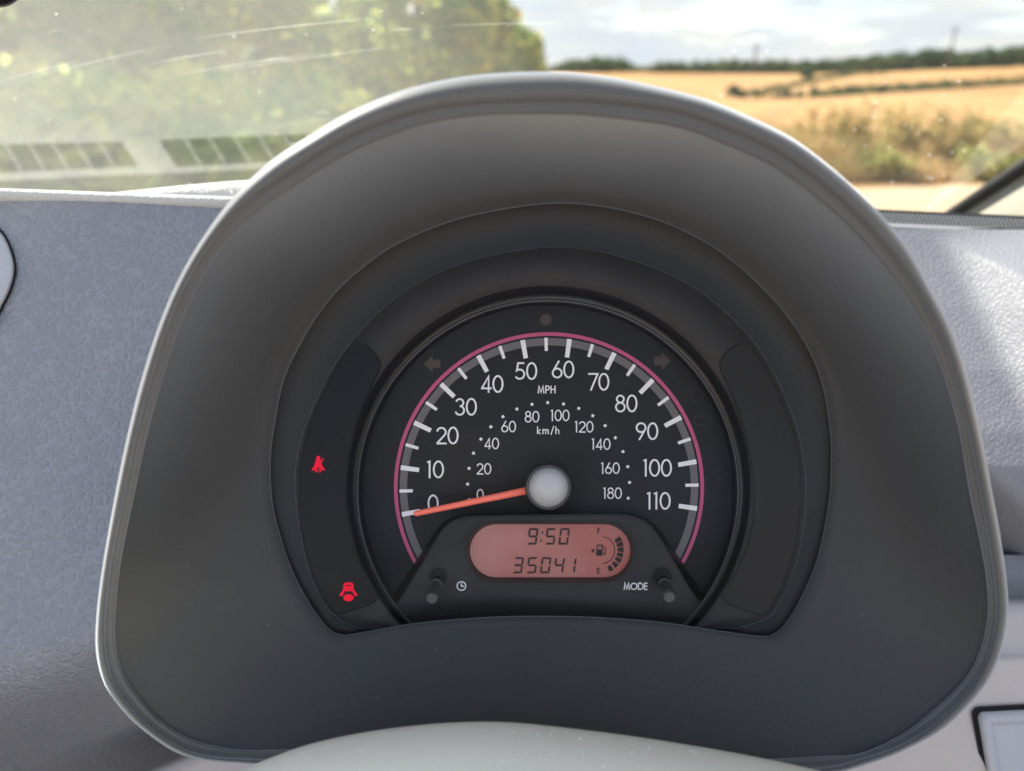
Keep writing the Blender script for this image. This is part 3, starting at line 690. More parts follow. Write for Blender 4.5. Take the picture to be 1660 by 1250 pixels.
# ------------------------------------------------------------------ gauge hood (binnacle)
OUT = [(891, 116), (970, 122), (1043, 135), (1139, 159), (1210, 187), (1281, 222), (1342, 267), (1391, 310), (1432, 352), (1472, 403), (1508, 468), (1540, 530), (1564, 596), (1588, 692), (1608, 795), (1624, 883), (1634, 962), (1632, 1016), (1617, 1074), (1588, 1124), (1534, 1178), (1480, 1210), (1419, 1235), (1330, 1256), (1150, 1262), (890, 1262), (640, 1258), (500, 1248), (407, 1238), (345, 1234), (288, 1221), (230, 1182), (194, 1146), (169, 1108), (156, 1059), (156, 1002), (166, 919), (187, 800), (208, 700), (228, 620), (256, 532), (288, 456), (329, 385), (380, 317), (435, 264), (491, 226), (571, 179), (663, 143), (769, 122)]
BND = [(891, 164), (970, 167), (1091, 182), (1170, 208), (1251, 243), (1312, 284), (1373, 336), (1420, 385), (1472, 452), (1516, 528), (1544, 600), (1568, 695), (1588, 800), (1606, 905), (1613, 962), (1612, 1010), (1598, 1068), (1570, 1118), (1516, 1172), (1462, 1206), (1400, 1228), (1330, 1244), (1150, 1252), (890, 1252), (640, 1250), (500, 1236), (407, 1230), (345, 1226), (294, 1212), (242, 1177), (206, 1138), (183, 1100), (173, 1055), (172, 1000), (181, 915), (203, 800), (222, 706), (243, 625), (270, 536), (304, 456), (346, 390), (396, 337), (467, 286), (539, 240), (610, 205), (693, 179), (780, 168)]
LIP = [(891, 186), (970, 190), (1090, 206), (1165, 231), (1243, 266), (1302, 305), (1362, 356), (1408, 404), (1459, 468), (1502, 540), (1530, 608), (1554, 695), (1572, 800), (1594, 905), (1601, 962), (1600, 1006), (1586, 1062), (1558, 1108), (1504, 1158), (1452, 1196), (1390, 1222), (1330, 1226), (1150, 1234), (890, 1236), (640, 1230), (500, 1216), (410, 1216), (365, 1212), (310, 1198), (258, 1166), (222, 1126), (200, 1092), (188, 1050), (187, 998), (196, 910), (218, 800), (238, 706), (260, 625), (288, 536), (322, 460), (362, 398), (412, 350), (480, 302), (551, 258), (620, 226), (700, 200), (790, 188)]
INN = [(886, 328), (971, 332), (1062, 353), (1138, 387), (1199, 430), (1260, 490), (1305, 551), (1334, 618), (1348, 697), (1350, 755), (1346, 816), (1328, 904), (1300, 972), (1280, 1006), (1262, 1026), (1238, 1033), (1172, 1025), (1080, 1011), (985, 1003), (888, 1000), (790, 1002), (678, 1011), (590, 1026), (556, 1031), (534, 1023), (518, 1006), (500, 980), (473, 930), (453, 873), (439, 815), (436, 750), (441, 700), (457, 618), (488, 551), (521, 499), (561, 454), (628, 402), (704, 366), (780, 344)]
o_out, o_bnd, o_lip, o_inn = (by_angle(L) for L in (OUT, BND, LIP, INN))
def rim_d(py):     # the hood overhangs at the top
    return lerp_tab([(110, .200), (300, .205), (500, .212), (700, .221), (900, .235), (1050, .243), (1260, .252)], py)
hd = empty('gauge_hood', W(890, 1240, .25), 'dark charcoal hood arching over the speedometer', 'gauge hood')
def ring3(L, fn): return [W(x, y, fn(i, x, y)) for i, (x, y) in enumerate(L)]
rim = [rim_d(y) for x, y in o_out]
# outer shell: from the silhouette forward to the dash
lo = []
for back, shr in ((.26, .93), (.16, .97), (.08, 1.0), (.03, 1.003), (.010, 1.0)):
    L = []
    for i, (x, y) in enumerate(o_out):
        p = W(x, y, rim[i] + .006); c = W(CX, CY, rim[i] + .006); q = c + (p - c) * shr
        L.append(q + Vector((0, 1, -.10)) * back + (FW * 0))
    lo.append(L)
lo.append([W(x, y, rim[i] + .005) for i, (x, y) in enumerate(o_out)])
def mid(a, b, t): return [(p[0] + (q[0] - p[0]) * t, p[1] + (q[1] - p[1]) * t) for p, q in zip(a, b)]
for t_, o_ in ((.06, .0028), (.18, .0012), (.36, .0002), (.55, .0), (.75, .0006), (.90, .0015), (1.0, .0026)):
    L = mid(o_out, o_bnd, t_); lo.append([W(x, y, rim[i] + o_) for i, (x, y) in enumerate(L)])
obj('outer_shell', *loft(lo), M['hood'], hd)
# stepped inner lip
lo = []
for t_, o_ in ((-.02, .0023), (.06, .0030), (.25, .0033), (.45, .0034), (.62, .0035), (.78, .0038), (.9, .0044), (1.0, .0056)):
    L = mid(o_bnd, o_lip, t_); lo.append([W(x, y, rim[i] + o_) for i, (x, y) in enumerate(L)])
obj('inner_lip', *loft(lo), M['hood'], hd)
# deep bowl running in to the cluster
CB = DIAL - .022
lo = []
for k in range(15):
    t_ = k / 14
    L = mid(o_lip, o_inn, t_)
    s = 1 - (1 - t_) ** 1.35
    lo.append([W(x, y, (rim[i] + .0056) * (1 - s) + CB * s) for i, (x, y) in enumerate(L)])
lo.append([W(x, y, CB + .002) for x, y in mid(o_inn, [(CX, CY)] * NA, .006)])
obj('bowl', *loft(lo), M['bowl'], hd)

rng = random.Random(23); parts = []
for _ in range(60):
    i_ = rng.randrange(NA); t_ = rng.uniform(.05, .95); s_ = 1 - (1 - t_) ** 1.35
    x = o_lip[i_][0] + (o_inn[i_][0] - o_lip[i_][0]) * t_; y = o_lip[i_][1] + (o_inn[i_][1] - o_lip[i_][1]) * t_
    d = (rim[i_] + .0056) * (1 - s_) + CB * s_ - .0009; r = rng.uniform(.4, 1.3)
    parts.append(([W(x + math.cos(a) * r, y + math.sin(a) * r * .8, d) for a in (0, 1.05, 2.1, 3.14, 4.19, 5.24)], [(0, 1, 2, 3, 4, 5)]))
tag(obj('dust_specks', *merge(parts), M['dust_dim'], hd, smooth=False), kind='stuff')

# ------------------------------------------------------------------ instrument cluster
ic = empty('instrument_cluster', W(890, 1010, DIAL), 'round black speedometer cluster with pink ring and amber display', 'speedometer')
DC = (890.0, 790.0)
TRM = [(890, 400), (971, 407), (1062, 434), (1138, 474), (1214, 543), (1262, 618), (1293, 697), (1305, 760), (1307, 816), (1297, 890), (1280, 945), (1258, 988), (1240, 1004), (1180, 1022), (1090, 1024), (888, 1022), (690, 1024), (600, 1022), (560, 1010), (543, 998), (525, 979), (502, 930), (485, 858), (478, 801), (479, 757), (491, 700), (530, 612), (567, 557), (628, 493), (704, 444), (795, 414)]
o_trm = by_angle(TRM)
TD = DIAL - .016      # trim ring plane
lo = [[W(x, y, d) for x, y in L] for L, d in ((mid(o_inn, [(CX, CY)] * NA, -.015), CB + .001), (mid(o_inn, o_trm, .25), CB + .006), (mid(o_inn, o_trm, .75), TD + .0012), (o_trm, TD + .0016))]
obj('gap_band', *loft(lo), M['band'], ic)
def ang_loop(c, r):
    """circle about DC sampled where the rays from CX,CY meet it"""
    L = []
    for i in range(NA):
        a = 2 * math.pi * i / NA; sx_, sy_ = math.sin(a), -math.cos(a)
        ox, oy = CX - c[0], CY - c[1]; b = ox * sx_ + oy * sy_; cc_ = ox * ox + oy * oy - r * r
        t_ = -b + math.sqrt(b * b - cc_); L.append((CX + sx_ * t_, CY + sy_ * t_))
    return L
RC = (889, 791)
r_out, r_line = ang_loop(RC, 327), ang_loop((888, 796), 309)
cl_y = 1022
def clampl(L, yy=1020): return [(x, min(y, yy)) for x, y in L]
lo = [[W(x, y, d) for x, y in clampl(L)] for L, d in ((o_trm, TD + .0018), (mid(o_trm, r_out, .008), TD + .0004), (mid(o_trm, r_out, .03), TD), (mid(o_trm, r_out, .5), TD), (mid(o_trm, r_out, .97), TD + .0004), (r_out, TD + .0012))]
obj('trim_ring', *loft(lo), M['trim'], ic)
r_face = ang_loop((888, 795), 300)
lo = [[W(x, y, d) for x, y in clampl(L)] for L, d in ((r_out, TD + .001), (mid(r_out, r_line, .35), TD + .006), (mid(r_out, r_line, .75), TD + .0078), (mid(r_out, r_line, .9), TD + .0080))]
obj('gloss_ring', *loft(lo), M['gloss'], ic)
lo = [[W(x, y, d) for x, y in clampl(L)] for L, d in ((mid(r_out, r_line, .88), TD + .0081), (mid(r_out, r_line, .96), TD + .0072), (mid(r_out, r_line, 1.06), TD + .0072), (mid(r_out, r_line, 1.14), TD + .009))]
obj('ring_edge', *loft(lo), M['ringedge'], ic)
lo = [[W(x, y, d) for x, y in clampl(L)] for L, d in ((mid(r_out, r_line, 1.12), TD + .009), (r_face, DIAL - .001))]
obj('ring_wall', *loft(lo), M['gloss'], ic)
# dial face
n = NA; V = [W(x, y, DIAL) for x, y in ang_loop((888, 795), 304)] + [W(DC[0], DC[1], DIAL)]
dial = obj('dial_face', V, [(i, (i + 1) % n, n) for i in range(n)], M['face'], ic, smooth=False)

# side pods (smoked warning-lamp windows set in the trim ring)
def pod(side, label, pm='pod'):
    P = [(567, 562), (580, 558), (596, 562), (610, 576), (617, 594), (604, 624), (588, 662), (573, 712), (564, 765), (561, 815), (566, 862), (580, 905), (602, 945), (612, 962), (610, 974), (598, 981), (560, 994), (546, 995), (532, 982), (510, 938), (493, 880), (485, 820), (486, 760), (498, 700), (518, 648), (545, 596)]
    P = [(p.x, p.y) for p in cr_spline(P, True, 4)]
    if side > 0: P = [(2 * 888.5 - x + 6, y + 1) for x, y in P]
    lo = [[W(x, y, d) for x, y in L] for L, d in ((P, TD - .0005), (inset2(P, 1.5), TD - .0001), (inset2(P, 5), TD - .0003))]
    v, f = loft(lo)
    po = obj('warning_pod', v, f, M[pm], ic); po['label'] = label
    m = len(P); v2 = [W(x, y, TD - .0003) for x, y in inset2(P, 4)]
    obj('pod_window', v2, [tuple(range(m))], M[pm], po, smooth=False)
    return po
def inset2(L, k):
    """inset a closed pixel loop along its normals"""
    n = len(L); A = sum(L[i][0] * L[(i + 1) % n][1] - L[(i + 1) % n][0] * L[i][1] for i in range(n)); sg = 1 if A > 0 else -1; r = []
    for i in range(n):
        a, b = L[i - 1], L[(i + 1) % n]; tx, ty = b[0] - a[0], b[1] - a[1]; q = math.hypot(tx, ty) or 1
        r.append((L[i][0] - ty / q * k * sg, L[i][1] + tx / q * k * sg))
    return r
podL = pod(-1, 'left smoked window with two red warning lamps'); podR = pod(1, 'right smoked window, unlit', 'pod_dark')

# ---- printing on the dial: pixel space sheets a hair above the face
P1, P2, P3 = DIAL - .00025, DIAL - .00045, DIAL - .00065
def poly(name, pts, d, m, parent):
    return obj(name, [W(x, y, d) for x, y in pts], [tuple(range(len(pts)))], m, parent, smooth=False)
def arcband(r0, r1, a0, a1, d, c=DC, n=120):
    lo = []
    for r in (r0, r1):
        lo.append([W(c[0] + math.sin(R(a0 + (a1 - a0) * i / n)) * r, c[1] - math.cos(R(a0 + (a1 - a0) * i / n)) * r, d) for i in range(n + 1)])
    return loft(lo, closed=False)
ROT = -1.15
obj('pink_ring', *arcband(245.5, 251.5, -123, 119.5, P1), M['pink'], ic, smooth=False)
obj('grey_band', *arcband(230, 242, -122, 120.5, P1), M['grey'], ic, smooth=False)
for k in range(23):
    a = R(-99.33 + k * 198.66 / 22 + ROT); maj = k % 2 == 0
    r0, r1, hw = (212.5, 242.5, 3.9) if maj else (221, 242.5, 2.7)
    s, c = math.sin(a), -math.cos(a); q = .92
    poly('tick_mark', [(DC[0] + s * r0 - c * -hw * q, DC[1] + c * r0 - s * hw * q), (DC[0] + s * r1 + c * hw, DC[1] + c * r1 - s * hw), (DC[0] + s * r1 - c * hw, DC[1] + c * r1 + s * hw), (DC[0] + s * r0 - c * hw * q, DC[1] + c * r0 + s * hw * q)], P2, M['white'], ic)
def ribbon(path, hw, closed=False):
    n = len(path); L = []; Rr = []
    for i in range(n):
        if closed: a, b = path[i - 1], path[(i + 1) % n]
        else: a, b = path[max(i - 1, 0)], path[min(i + 1, n - 1)]
        p = path[i]
        d1 = (p[0] - a[0], p[1] - a[1]); d2 = (b[0] - p[0], b[1] - p[1])
        l1 = math.hypot(*d1) or 1; l2 = math.hypot(*d2) or 1
        if not closed and i == 0: t_ = (d2[0] / l2, d2[1] / l2); k = 1
        elif not closed and i == n - 1: t_ = (d1[0] / l1, d1[1] / l1); k = 1
        else:
            t_ = (d1[0] / l1 + d2[0] / l2, d1[1] / l1 + d2[1] / l2); q = math.hypot(*t_) or 1; t_ = (t_[0] / q, t_[1] / q)
            k = min(2.6, 1 / max(.3, abs(t_[0] * d1[0] / l1 + t_[1] * d1[1] / l1)))
        L.append((p[0] - t_[1] * hw * k, p[1] + t_[0] * hw * k)); Rr.append((p[0] + t_[1] * hw * k, p[1] - t_[0] * hw * k))
    V = L + Rr; m = n if closed else n - 1
    return V, [(i, (i + 1) % n, n + (i + 1) % n, n + i) for i in range(m)]
def arc(cx, cy, rx, a0, a1, ry=None, n=22):
    ry = ry or rx; return [(cx + math.cos(R(a0 + (a1 - a0) * i / n)) * rx, cy + math.sin(R(a0 + (a1 - a0) * i / n)) * ry) for i in range(n + 1)]
G = {  # strokes in cap-height units (y up), advance
 '0': ([arc(.31, .5, .265, 90, 450, .455)], .68), '1': ([[(.06, .90), (.20, .95), (.20, 0)]], .40),
 '2': ([arc(.30, .69, .245, 172, -38) + [(.05, .05)], [(.02, .045), (.60, .045)]], .66),
 '3': ([arc(.28, .735, .205, 165, -90), arc(.28, .29, .245, 90, -165)], .64),
 '4': ([[(.45, 0), (.45, .93), (.06, .25)], [(.02, .25), (.62, .25)]], .68),
 '5': ([[(.54, .95), (.19, .95), (.115, .54)] + arc(.275, .32, .265, 128, -150)], .66),
 '6': ([arc(.31, .30, .255, 90, 450), [(.10, .44), (.42, 1.0)]], .67), '7': ([[(.03, .95), (.57, .95), (.17, 0)]], .62),
 '8': ([arc(.30, .745, .20, 90, 450), arc(.30, .29, .25, 90, 450)], .66), '9': ([arc(.31, .70, .255, 90, 450), [(.52, .56), (.20, 0)]], .67),
 'M': ([[(.05, 0), (.16, .95), (.42, .12), (.68, .95), (.79, 0)]], .90), 'P': ([[(.08, 0), (.08, .95), (.28, .95)] + arc(.28, .70, .24, 90, -90) + [(.08, .46)]], .60),
 'H': ([[(.08, 0), (.08, 1)], [(.60, 0), (.60, 1)], [(.08, .52), (.60, .52)]], .72), 'O': ([arc(.47, .5, .43, 90, 450)], .96), 'D': ([[(.08, .06), (.08, .94), (.30, .94)] + arc(.30, .5, .44, 90, -90) + [(.08, .06)]], .80),
 'E': ([[(.52, .94), (.08, .94), (.08, .06), (.52, .06)], [(.08, .52), (.50, .52)]], .60), 'F': ([[(.52, .94), (.08, .94), (.08, 0)], [(.08, .52), (.48, .52)]], .58),
 'k': ([[(.08, 0), (.08, 1)], [(.46, .62), (.10, .30), (.48, 0)]], .58), 'm': ([[(.08, 0), (.08, .65)], [(.08, .40)] + arc(.25, .42, .17, 180, 0) + [(.42, 0)], [(.42, .40)] + arc(.59, .42, .17, 180, 0) + [(.76, 0)]], .94),
 'h': ([[(.08, 0), (.08, 1)], [(.08, .36)] + arc(.27, .40, .19, 180, 0) + [(.46, 0)]], .60), '/': ([[(.05, -.1), (.42, 1.05)]], .50)}
def text(name, s, cx, cy, h, wt, d, m, parent, gap=0.0, rot=0.0, wide=1.0):
    tot = sum(G[c][1] * wide + gap for c in s) - gap; x = -tot / 2; parts = []; dd = 0
    cr_, sr_ = math.cos(R(rot)), math.sin(R(rot))
    for c in s:
        for st in G[c][0]:
            cl = math.hypot(st[0][0] - st[-1][0], st[0][1] - st[-1][1]) < 1e-6
            q = st[:-1] if cl else st
            v, f = ribbon([((x + p[0] * wide) * h, (p[1] - .5) * h) for p in q], wt / 2, cl)
            parts.append(([W(cx + a * cr_ + b * sr_, cy - b * cr_ + a * sr_, d - dd) for a, b in v], f)); dd += .00001
        x += G[c][1] * wide + gap
    return obj(name, *merge(parts), m, parent, smooth=False)
for s, x, y in (('0', 703, 816), ('10', 706, 761), ('20', 726, 706), ('30', 756, 659.5), ('40', 798.5, 622.5), ('50', 853.5, 601.5), ('60', 913.5, 599), ('70', 971, 619), ('80', 1016, 654), ('90', 1049.5, 699), ('100', 1066, 758.5), ('110', 1068, 812)):
    text('mph_numeral', s, x, y, 28.5, 2.9, P2, M['white'], ic, gap=-.01)
for s, x, y in (('0', 779, 802), ('20', 785, 760), ('40', 797.5, 719), ('60', 825, 691.5), ('80', 863, 675.5), ('100', 908, 673.5), ('120', 947, 692), ('140', 974.5, 720), ('160', 989.5, 759), ('180', 993, 799.5)):
    text('kmh_numeral', s, x, y, 18.5, 2.0, P2, M['white'], ic)
text('mph_lettering', 'MPH', 886.5, 631.5, 12.6, 1.9, P2, M['white'], ic, gap=.06)
text('kmh_lettering', 'km/h', 889, 697.5, 12.5, 1.7, P2, M['white'], ic, gap=.12)
for k in range(19):
    a = R(-101 + k * 202 / 18 * 1.0 - .6); x, y = 889.3 + math.sin(a) * 131.3, 784 - math.cos(a) * 131.3; s_, c_ = math.sin(a) * 2.2, math.cos(a) * 2.2
    poly('scale_dot', [(x - c_ - s_, y - s_ + c_), (x + c_ - s_, y + s_ + c_), (x + c_ + s_, y + s_ - c_), (x - c_ + s_, y - s_ - c_)], P2, M['white'], ic)
# unlit symbols
def arrow(cx, cy, s, name):
    pts = [(13.5, 0), (-1, -14.5), (-1, -7), (-13.5, -7), (-13.5, 7), (-1, 7), (-1, 14.5)]
    poly(name, [(cx + s * x, cy + y) for x, y in pts], P1, M['unlit'], ic)
arrow(700.5, 590, -1, 'turn_arrow'); arrow(1074, 585, 1, 'turn_arrow')
poly('unlit_lamp', [(884.5 + math.cos(R(30 * i)) * 9.5, 518 + math.sin(R(30 * i)) * 9.5) for i in range(12)], P1, M['unlit'], ic)
def strokes(name, paths, wt, d, m, parent):
    parts = []
    for k, p in enumerate(paths):
        cl = math.hypot(p[0][0] - p[-1][0], p[0][1] - p[-1][1]) < 1e-6
        v, f = ribbon(p[:-1] if cl else p, wt / 2, cl); parts.append(([W(x, y, d - k * .00001) for x, y in v], f))
    return obj(name, *merge(parts), m, parent, smooth=False)
strokes('headlamp_symbol', [[(1122, 631)] + [(1122 + 18 * math.sin(R(a)), 641 - 10 * math.cos(R(a))) for a in range(0, 181, 15)] + [(1122, 631)]] + [[(1104, 631 + 4.5 * k), (1117, 630 + 4.8 * k)] for k in range(5)], 1.7, P1, M['unlit2'], ic)
strokes('gauge_symbol', [[(1126, 676), (1154, 676), (1154, 689), (1126, 689), (1126, 676)], [(1130, 672), (1135, 672)], [(1145, 672), (1150, 672)]], 1.7, P1, M['unlit2'], ic)
strokes('engine_symbol', [[(1158, 764), (1170, 760), (1176, 768), (1172, 776), (1160, 778), (1158, 764)]], 1.7, P1, M['unlit2'], ic)

# red warning lamps in the left pod
WPD = TD - .0006
def disc_pts(cx, cy, rx, ry, n=18): return [(cx + math.cos(2 * math.pi * i / n) * rx, cy + math.sin(2 * math.pi * i / n) * ry) for i in range(n)]
def multi(name, polys, d, m, parent, label=None):
    parts = []
    for k, p in enumerate(polys): parts.append(([W(x, y, d - k * .00003) for x, y in p], [tuple(range(len(p)))]))
    o = obj(name, *merge(parts), m, parent, smooth=False)
    if label: o['label'] = label
    return o
bx, by = 516, 754
multi('seat_belt_lamp', [disc_pts(bx, by - 11, 3.4, 4.0), [(bx - 4, by - 8), (bx + 4, by - 8), (bx + 8, by + 5), (bx - 8, by + 5)], [(bx + 3, by - 6), (bx + 8.5, by - 11.5), (bx + 9.5, by - 10), (bx + 4.5, by - 4)],
      [(bx - 7, by + 3), (bx - 2, by + 6.5), (bx - 10, by + 9), (bx - 11, by + 6.5)], [(bx + 7, by + 3), (bx + 11, by + 6.5), (bx + 10, by + 9), (bx + 2, by + 6.5)], [(bx - 5, by + 7), (bx - 1, by + 7), (bx - 1.5, by + 12), (bx - 4, by + 12)], [(bx + 1, by + 7), (bx + 5, by + 7), (bx + 4, by + 12), (bx + 1.5, by + 12)]], WPD, M['red'], podL, 'red seat belt warning lamp')
dx_, dy_ = 565, 960
lamp = multi('door_ajar_lamp', [disc_pts(dx_, dy_ + 9, 8.5, 5.8), [(dx_ - 7, dy_ - 10), (dx_ + 7, dy_ - 10), (dx_ + 8, dy_ - 6), (dx_ - 8, dy_ - 6)], [(dx_ - 6, dy_ - 15.5), (dx_ + 6, dy_ - 15.5), (dx_ + 7.5, dy_ - 11.5), (dx_ - 7.5, dy_ - 11.5)], [(dx_ - 8.2, dy_ - 13), (dx_ - 5.2, dy_ - 13), (dx_ - 5, dy_ - 4), (dx_ - 8.2, dy_ - 4)], [(dx_ + 5.2, dy_ - 13), (dx_ + 8.2, dy_ - 13), (dx_ + 8.2, dy_ - 4), (dx_ + 5, dy_ - 4)],
      [(dx_ - 6, dy_ - 7), (dx_ + 6, dy_ - 7), (dx_ + 4, dy_ - 1.5), (dx_ - 4, dy_ - 1.5)], [(dx_ - 8, dy_ - 5), (dx_ - 5, dy_ - 3), (dx_ - 10, dy_ + 6), (dx_ - 15, dy_ + 6), (dx_ - 14, dy_ + 3)], [(dx_ + 5, dy_ - 3), (dx_ + 8, dy_ - 5), (dx_ + 14, dy_ + 3), (dx_ + 15, dy_ + 6), (dx_ + 10, dy_ + 6)]], WPD, M['red'], podL, 'red open door warning lamp')

# ---- display housing with the amber LCD
HD = DIAL - .008
HO = [(640, 985), (662, 950), (690, 903), (712, 866), (728, 848), (748, 839), (775, 836), (888, 834), (1003, 834), (1030, 838), (1050, 848), (1066, 866), (1090, 905), (1116, 950), (1140, 985), (1150, 1003), (1148, 1015), (888, 1012), (632, 1015), (630, 1003)]
HP = []
for i in range(len(HO)):
    HP.append(HO[i])
n = len(HP)
def stad(x0, y0, x1, y1, n=14):
    r = (y1 - y0) / 2; L = []
    for k in range(n + 1): a = R(-90 + 180 * k / n); L.append((x1 - r + math.cos(a) * r, y0 + r + math.sin(a) * r))
    L += [(x1 - r - (x1 - x0 - 2 * r) * q, y1) for q in (.1, .3, .5, .7, .9)]
    for k in range(n + 1): a = R(90 + 180 * k / n); L.append((x0 + r + math.cos(a) * r, y0 + r + math.sin(a) * r))
    L += [(x0 + r + (x1 - x0 - 2 * r) * q, y0) for q in (.1, .3, .5, .7, .9)]
    return L
cH = (891, 915)
h_out = by_angle(HP, NA, cH); h_win = by_angle([p for p in stad(756, 848, 1025, 943)], NA, cH); h_lcd = by_angle(stad(762, 850, 1022, 936), NA, cH)
top_w = mid(h_out, h_win, .12)
lo = [[W(x, y, d) for x, y in L] for L, d in ((mid(h_out, h_win, -.16), DIAL - .0003), (mid(h_out, h_win, -.06), HD + .002), (mid(h_out, h_win, .0), HD + .0005))]
hs = obj('display_housing', *loft(lo), M['gloss'], ic)
lo = [[W(x, y, d) for x, y in L] for L, d in ((h_out, HD + .0006), (mid(h_out, h_win, .06), HD), (mid(h_out, h_win, .5), HD), (mid(h_out, h_win, .97), HD), (h_win, HD + .0006))]
obj('housing_face', *loft(lo), M['trim'], hs)
lo = [[W(x, y, d) for x, y in L] for L, d in ((h_win, HD + .0005), (mid(h_win, h_lcd, .5), HD + .0025), (h_lcd, HD + .0045), (inset2(h_lcd, 3), HD + .0045))]
obj('window_wall', *loft(lo), M['lcd_wall'], hs)
LC = HD + .0044; LP = LC - .0004
lcd = obj('lcd_screen', [W(x, y, LC) for x, y in h_lcd], [tuple(range(NA))], M['lcd'], ic, smooth=False)
def seg7(ch, x, y, w_, h, t_, sl=.14):
    on = {'0': 'abcdef', '1': 'bc', '3': 'abcdg', '4': 'bcfg', '5': 'acdfg', '9': 'abcdfg'}[ch]; hh = h / 2; g = .6; out_ = []
    S = {'a': [(g, 0), (w_ - g, 0), (w_ - t_, t_), (t_, t_)], 'd': [(t_, h - t_), (w_ - t_, h - t_), (w_ - g, h), (g, h)], 'g': [(t_ * .9, hh - t_ * .5), (w_ - t_ * .9, hh - t_ * .5), (w_ - t_ * .4, hh), (w_ - t_ * .9, hh + t_ * .5), (t_ * .9, hh + t_ * .5), (t_ * .4, hh)],
         'f': [(0, g), (t_, t_ + g), (t_, hh - t_ * .5 - g), (0, hh - g)], 'b': [(w_, g), (w_, hh - g), (w_ - t_, hh - t_ * .5 - g), (w_ - t_, t_ + g)],
         'e': [(0, hh + g), (t_, hh + t_ * .5 + g), (t_, h - t_ - g), (0, h - g)], 'c': [(w_ - t_, hh + t_ * .5 + g), (w_, hh + g), (w_, h - g), (w_ - t_, h - t_ - g)]}
    for s in on: out_.append([(x + px + (h - py) * sl, y + py) for px, py in S[s]])
    return out_
for ch, x in (('9', 854), ('5', 883), ('0', 905)): multi('lcd_digit', seg7(ch, x, 856.5, 15.5, 26.5, 2.9), LP, M['lcd_ink'], lcd)
multi('lcd_colon', [disc_pts(879.5, 863.5, 1.7, 1.7, 8), disc_pts(877, 876.5, 1.7, 1.7, 8)], LP, M['lcd_ink'], lcd)
for ch, x in (('3', 830.5), ('5', 853), ('0', 875), ('4', 897), ('1', 916)): multi('lcd_digit', seg7(ch, x, 903.5, 15.5, 26, 2.9), LP, M['lcd_ink'], lcd)
text('lcd_letter', 'F', 971, 861, 9, 1.5, LP, M['lcd_ink'], lcd); text('lcd_letter', 'E', 970.5, 925.5, 9, 1.5, LP, M['lcd_ink'], lcd)
strokes('fuel_arc', [[(977 + math.sin(R(a)) * 19.5, 892 - math.cos(R(a)) * 21.5) for a in range(0, 181, 10)]], 1.3, LP, M['lcd_ink'], lcd)
FC = (972, 890)
for k, a in enumerate((62, 76, 90, 104, 118, 133, 149)):
    a = R(a + 2); s_, c_ = math.sin(a), -math.cos(a); r0, r1, w0, w1 = 28 + k * .5, 38.5 + k * .3, 2.6, 4.2
    poly('fuel_segment', [(FC[0] + s_ * r0 + c_ * w0, FC[1] + c_ * r0 - s_ * w0), (FC[0] + s_ * r1 + c_ * w1, FC[1] + c_ * r1 - s_ * w1), (FC[0] + s_ * r1 - c_ * w1, FC[1] + c_ * r1 + s_ * w1), (FC[0] + s_ * r0 - c_ * w0, FC[1] + c_ * r0 + s_ * w0)], LP, M['lcd_ink'], lcd)
multi('fuel_pump_symbol', [[(967, 891), (977, 891), (976.5, 901), (966.5, 901)], [(967.5, 884), (969, 884), (968.5, 891), (967, 891)], [(976, 884), (977.6, 884), (977.2, 891), (975.6, 891)], [(967.5, 883.4), (977.6, 883.4), (977.5, 885), (967.5, 885)], [(978, 885.5), (979, 885), (982, 889), (982, 899), (979.5, 900), (977.5, 899), (978, 898), (980.3, 898.3), (980.6, 889.6)], [(958, 893), (963, 889.5), (963, 896.5)]], LP, M['lcd_ink'], lcd)

# print and knobs on the housing
HPp = HD - .0005
strokes('clock_symbol', [[(748 + math.sin(R(a)) * 7, 950 - math.cos(R(a)) * 7) for a in range(0, 361, 20)], [(748, 945.5), (748, 950.5), (752.5, 950.5)]], 1.9, HPp, M['white'], hs)
text('mode_lettering', 'MODE', 1031, 950.5, 11.5, 1.9, HPp, M['white'], hs, gap=.06)
def knob(hx, hy, ex, ey, lab):
    kn = empty('reset_knob', W(hx, hy, HD), None, None); kn.parent = ic; kn.location = W(hx, hy, HD) - root_of(ic).to_translation(); kn['label'] = lab
    obj('socket', [W(x, y, HD - .0007) for x, y in disc_pts(hx, hy - 3, 15, 14, 24)], [tuple(range(24))], M['gap'], kn, smooth=False)
    a = W(hx, hy + 2, HD + .001); e = W(ex, ey, HD - .013); ax = (e - a).normalized()
    a1 = a.lerp(e, .30); a2 = a.lerp(e, .38); a3 = a.lerp(e, .95); sc_ = (DIAL) / F
    obj('stem', *tube([a, a1, a1 + ax * .0002, a2, a3, e, e + ax * .0001], [8.5 * sc_, 8.5 * sc_, 9.2 * sc_, 9.4 * sc_, 9.4 * sc_, 8.8 * sc_, 8.4 * sc_], 24), M['knob'], kn)
    t0 = e + ax * .00035; q1 = ax.orthogonal().normalized(); q2 = ax.cross(q1)
    obj('tip', [t0 + (q1 * math.cos(R(15 * i)) + q2 * math.sin(R(15 * i))) * 8 * sc_ for i in range(24)], [tuple(range(24))], M['knob_tip'], kn, smooth=False)
    obj('collar', *tube([a1 - ax * .0004, a1 + ax * .0008], [9.9 * sc_, 10.1 * sc_], 24), M['knob_tip'], kn)
    return kn
knob(710, 937, 700, 970, 'clock setting knob left of the display'); knob(1074, 937, 1085, 968, 'mode knob right of the display')

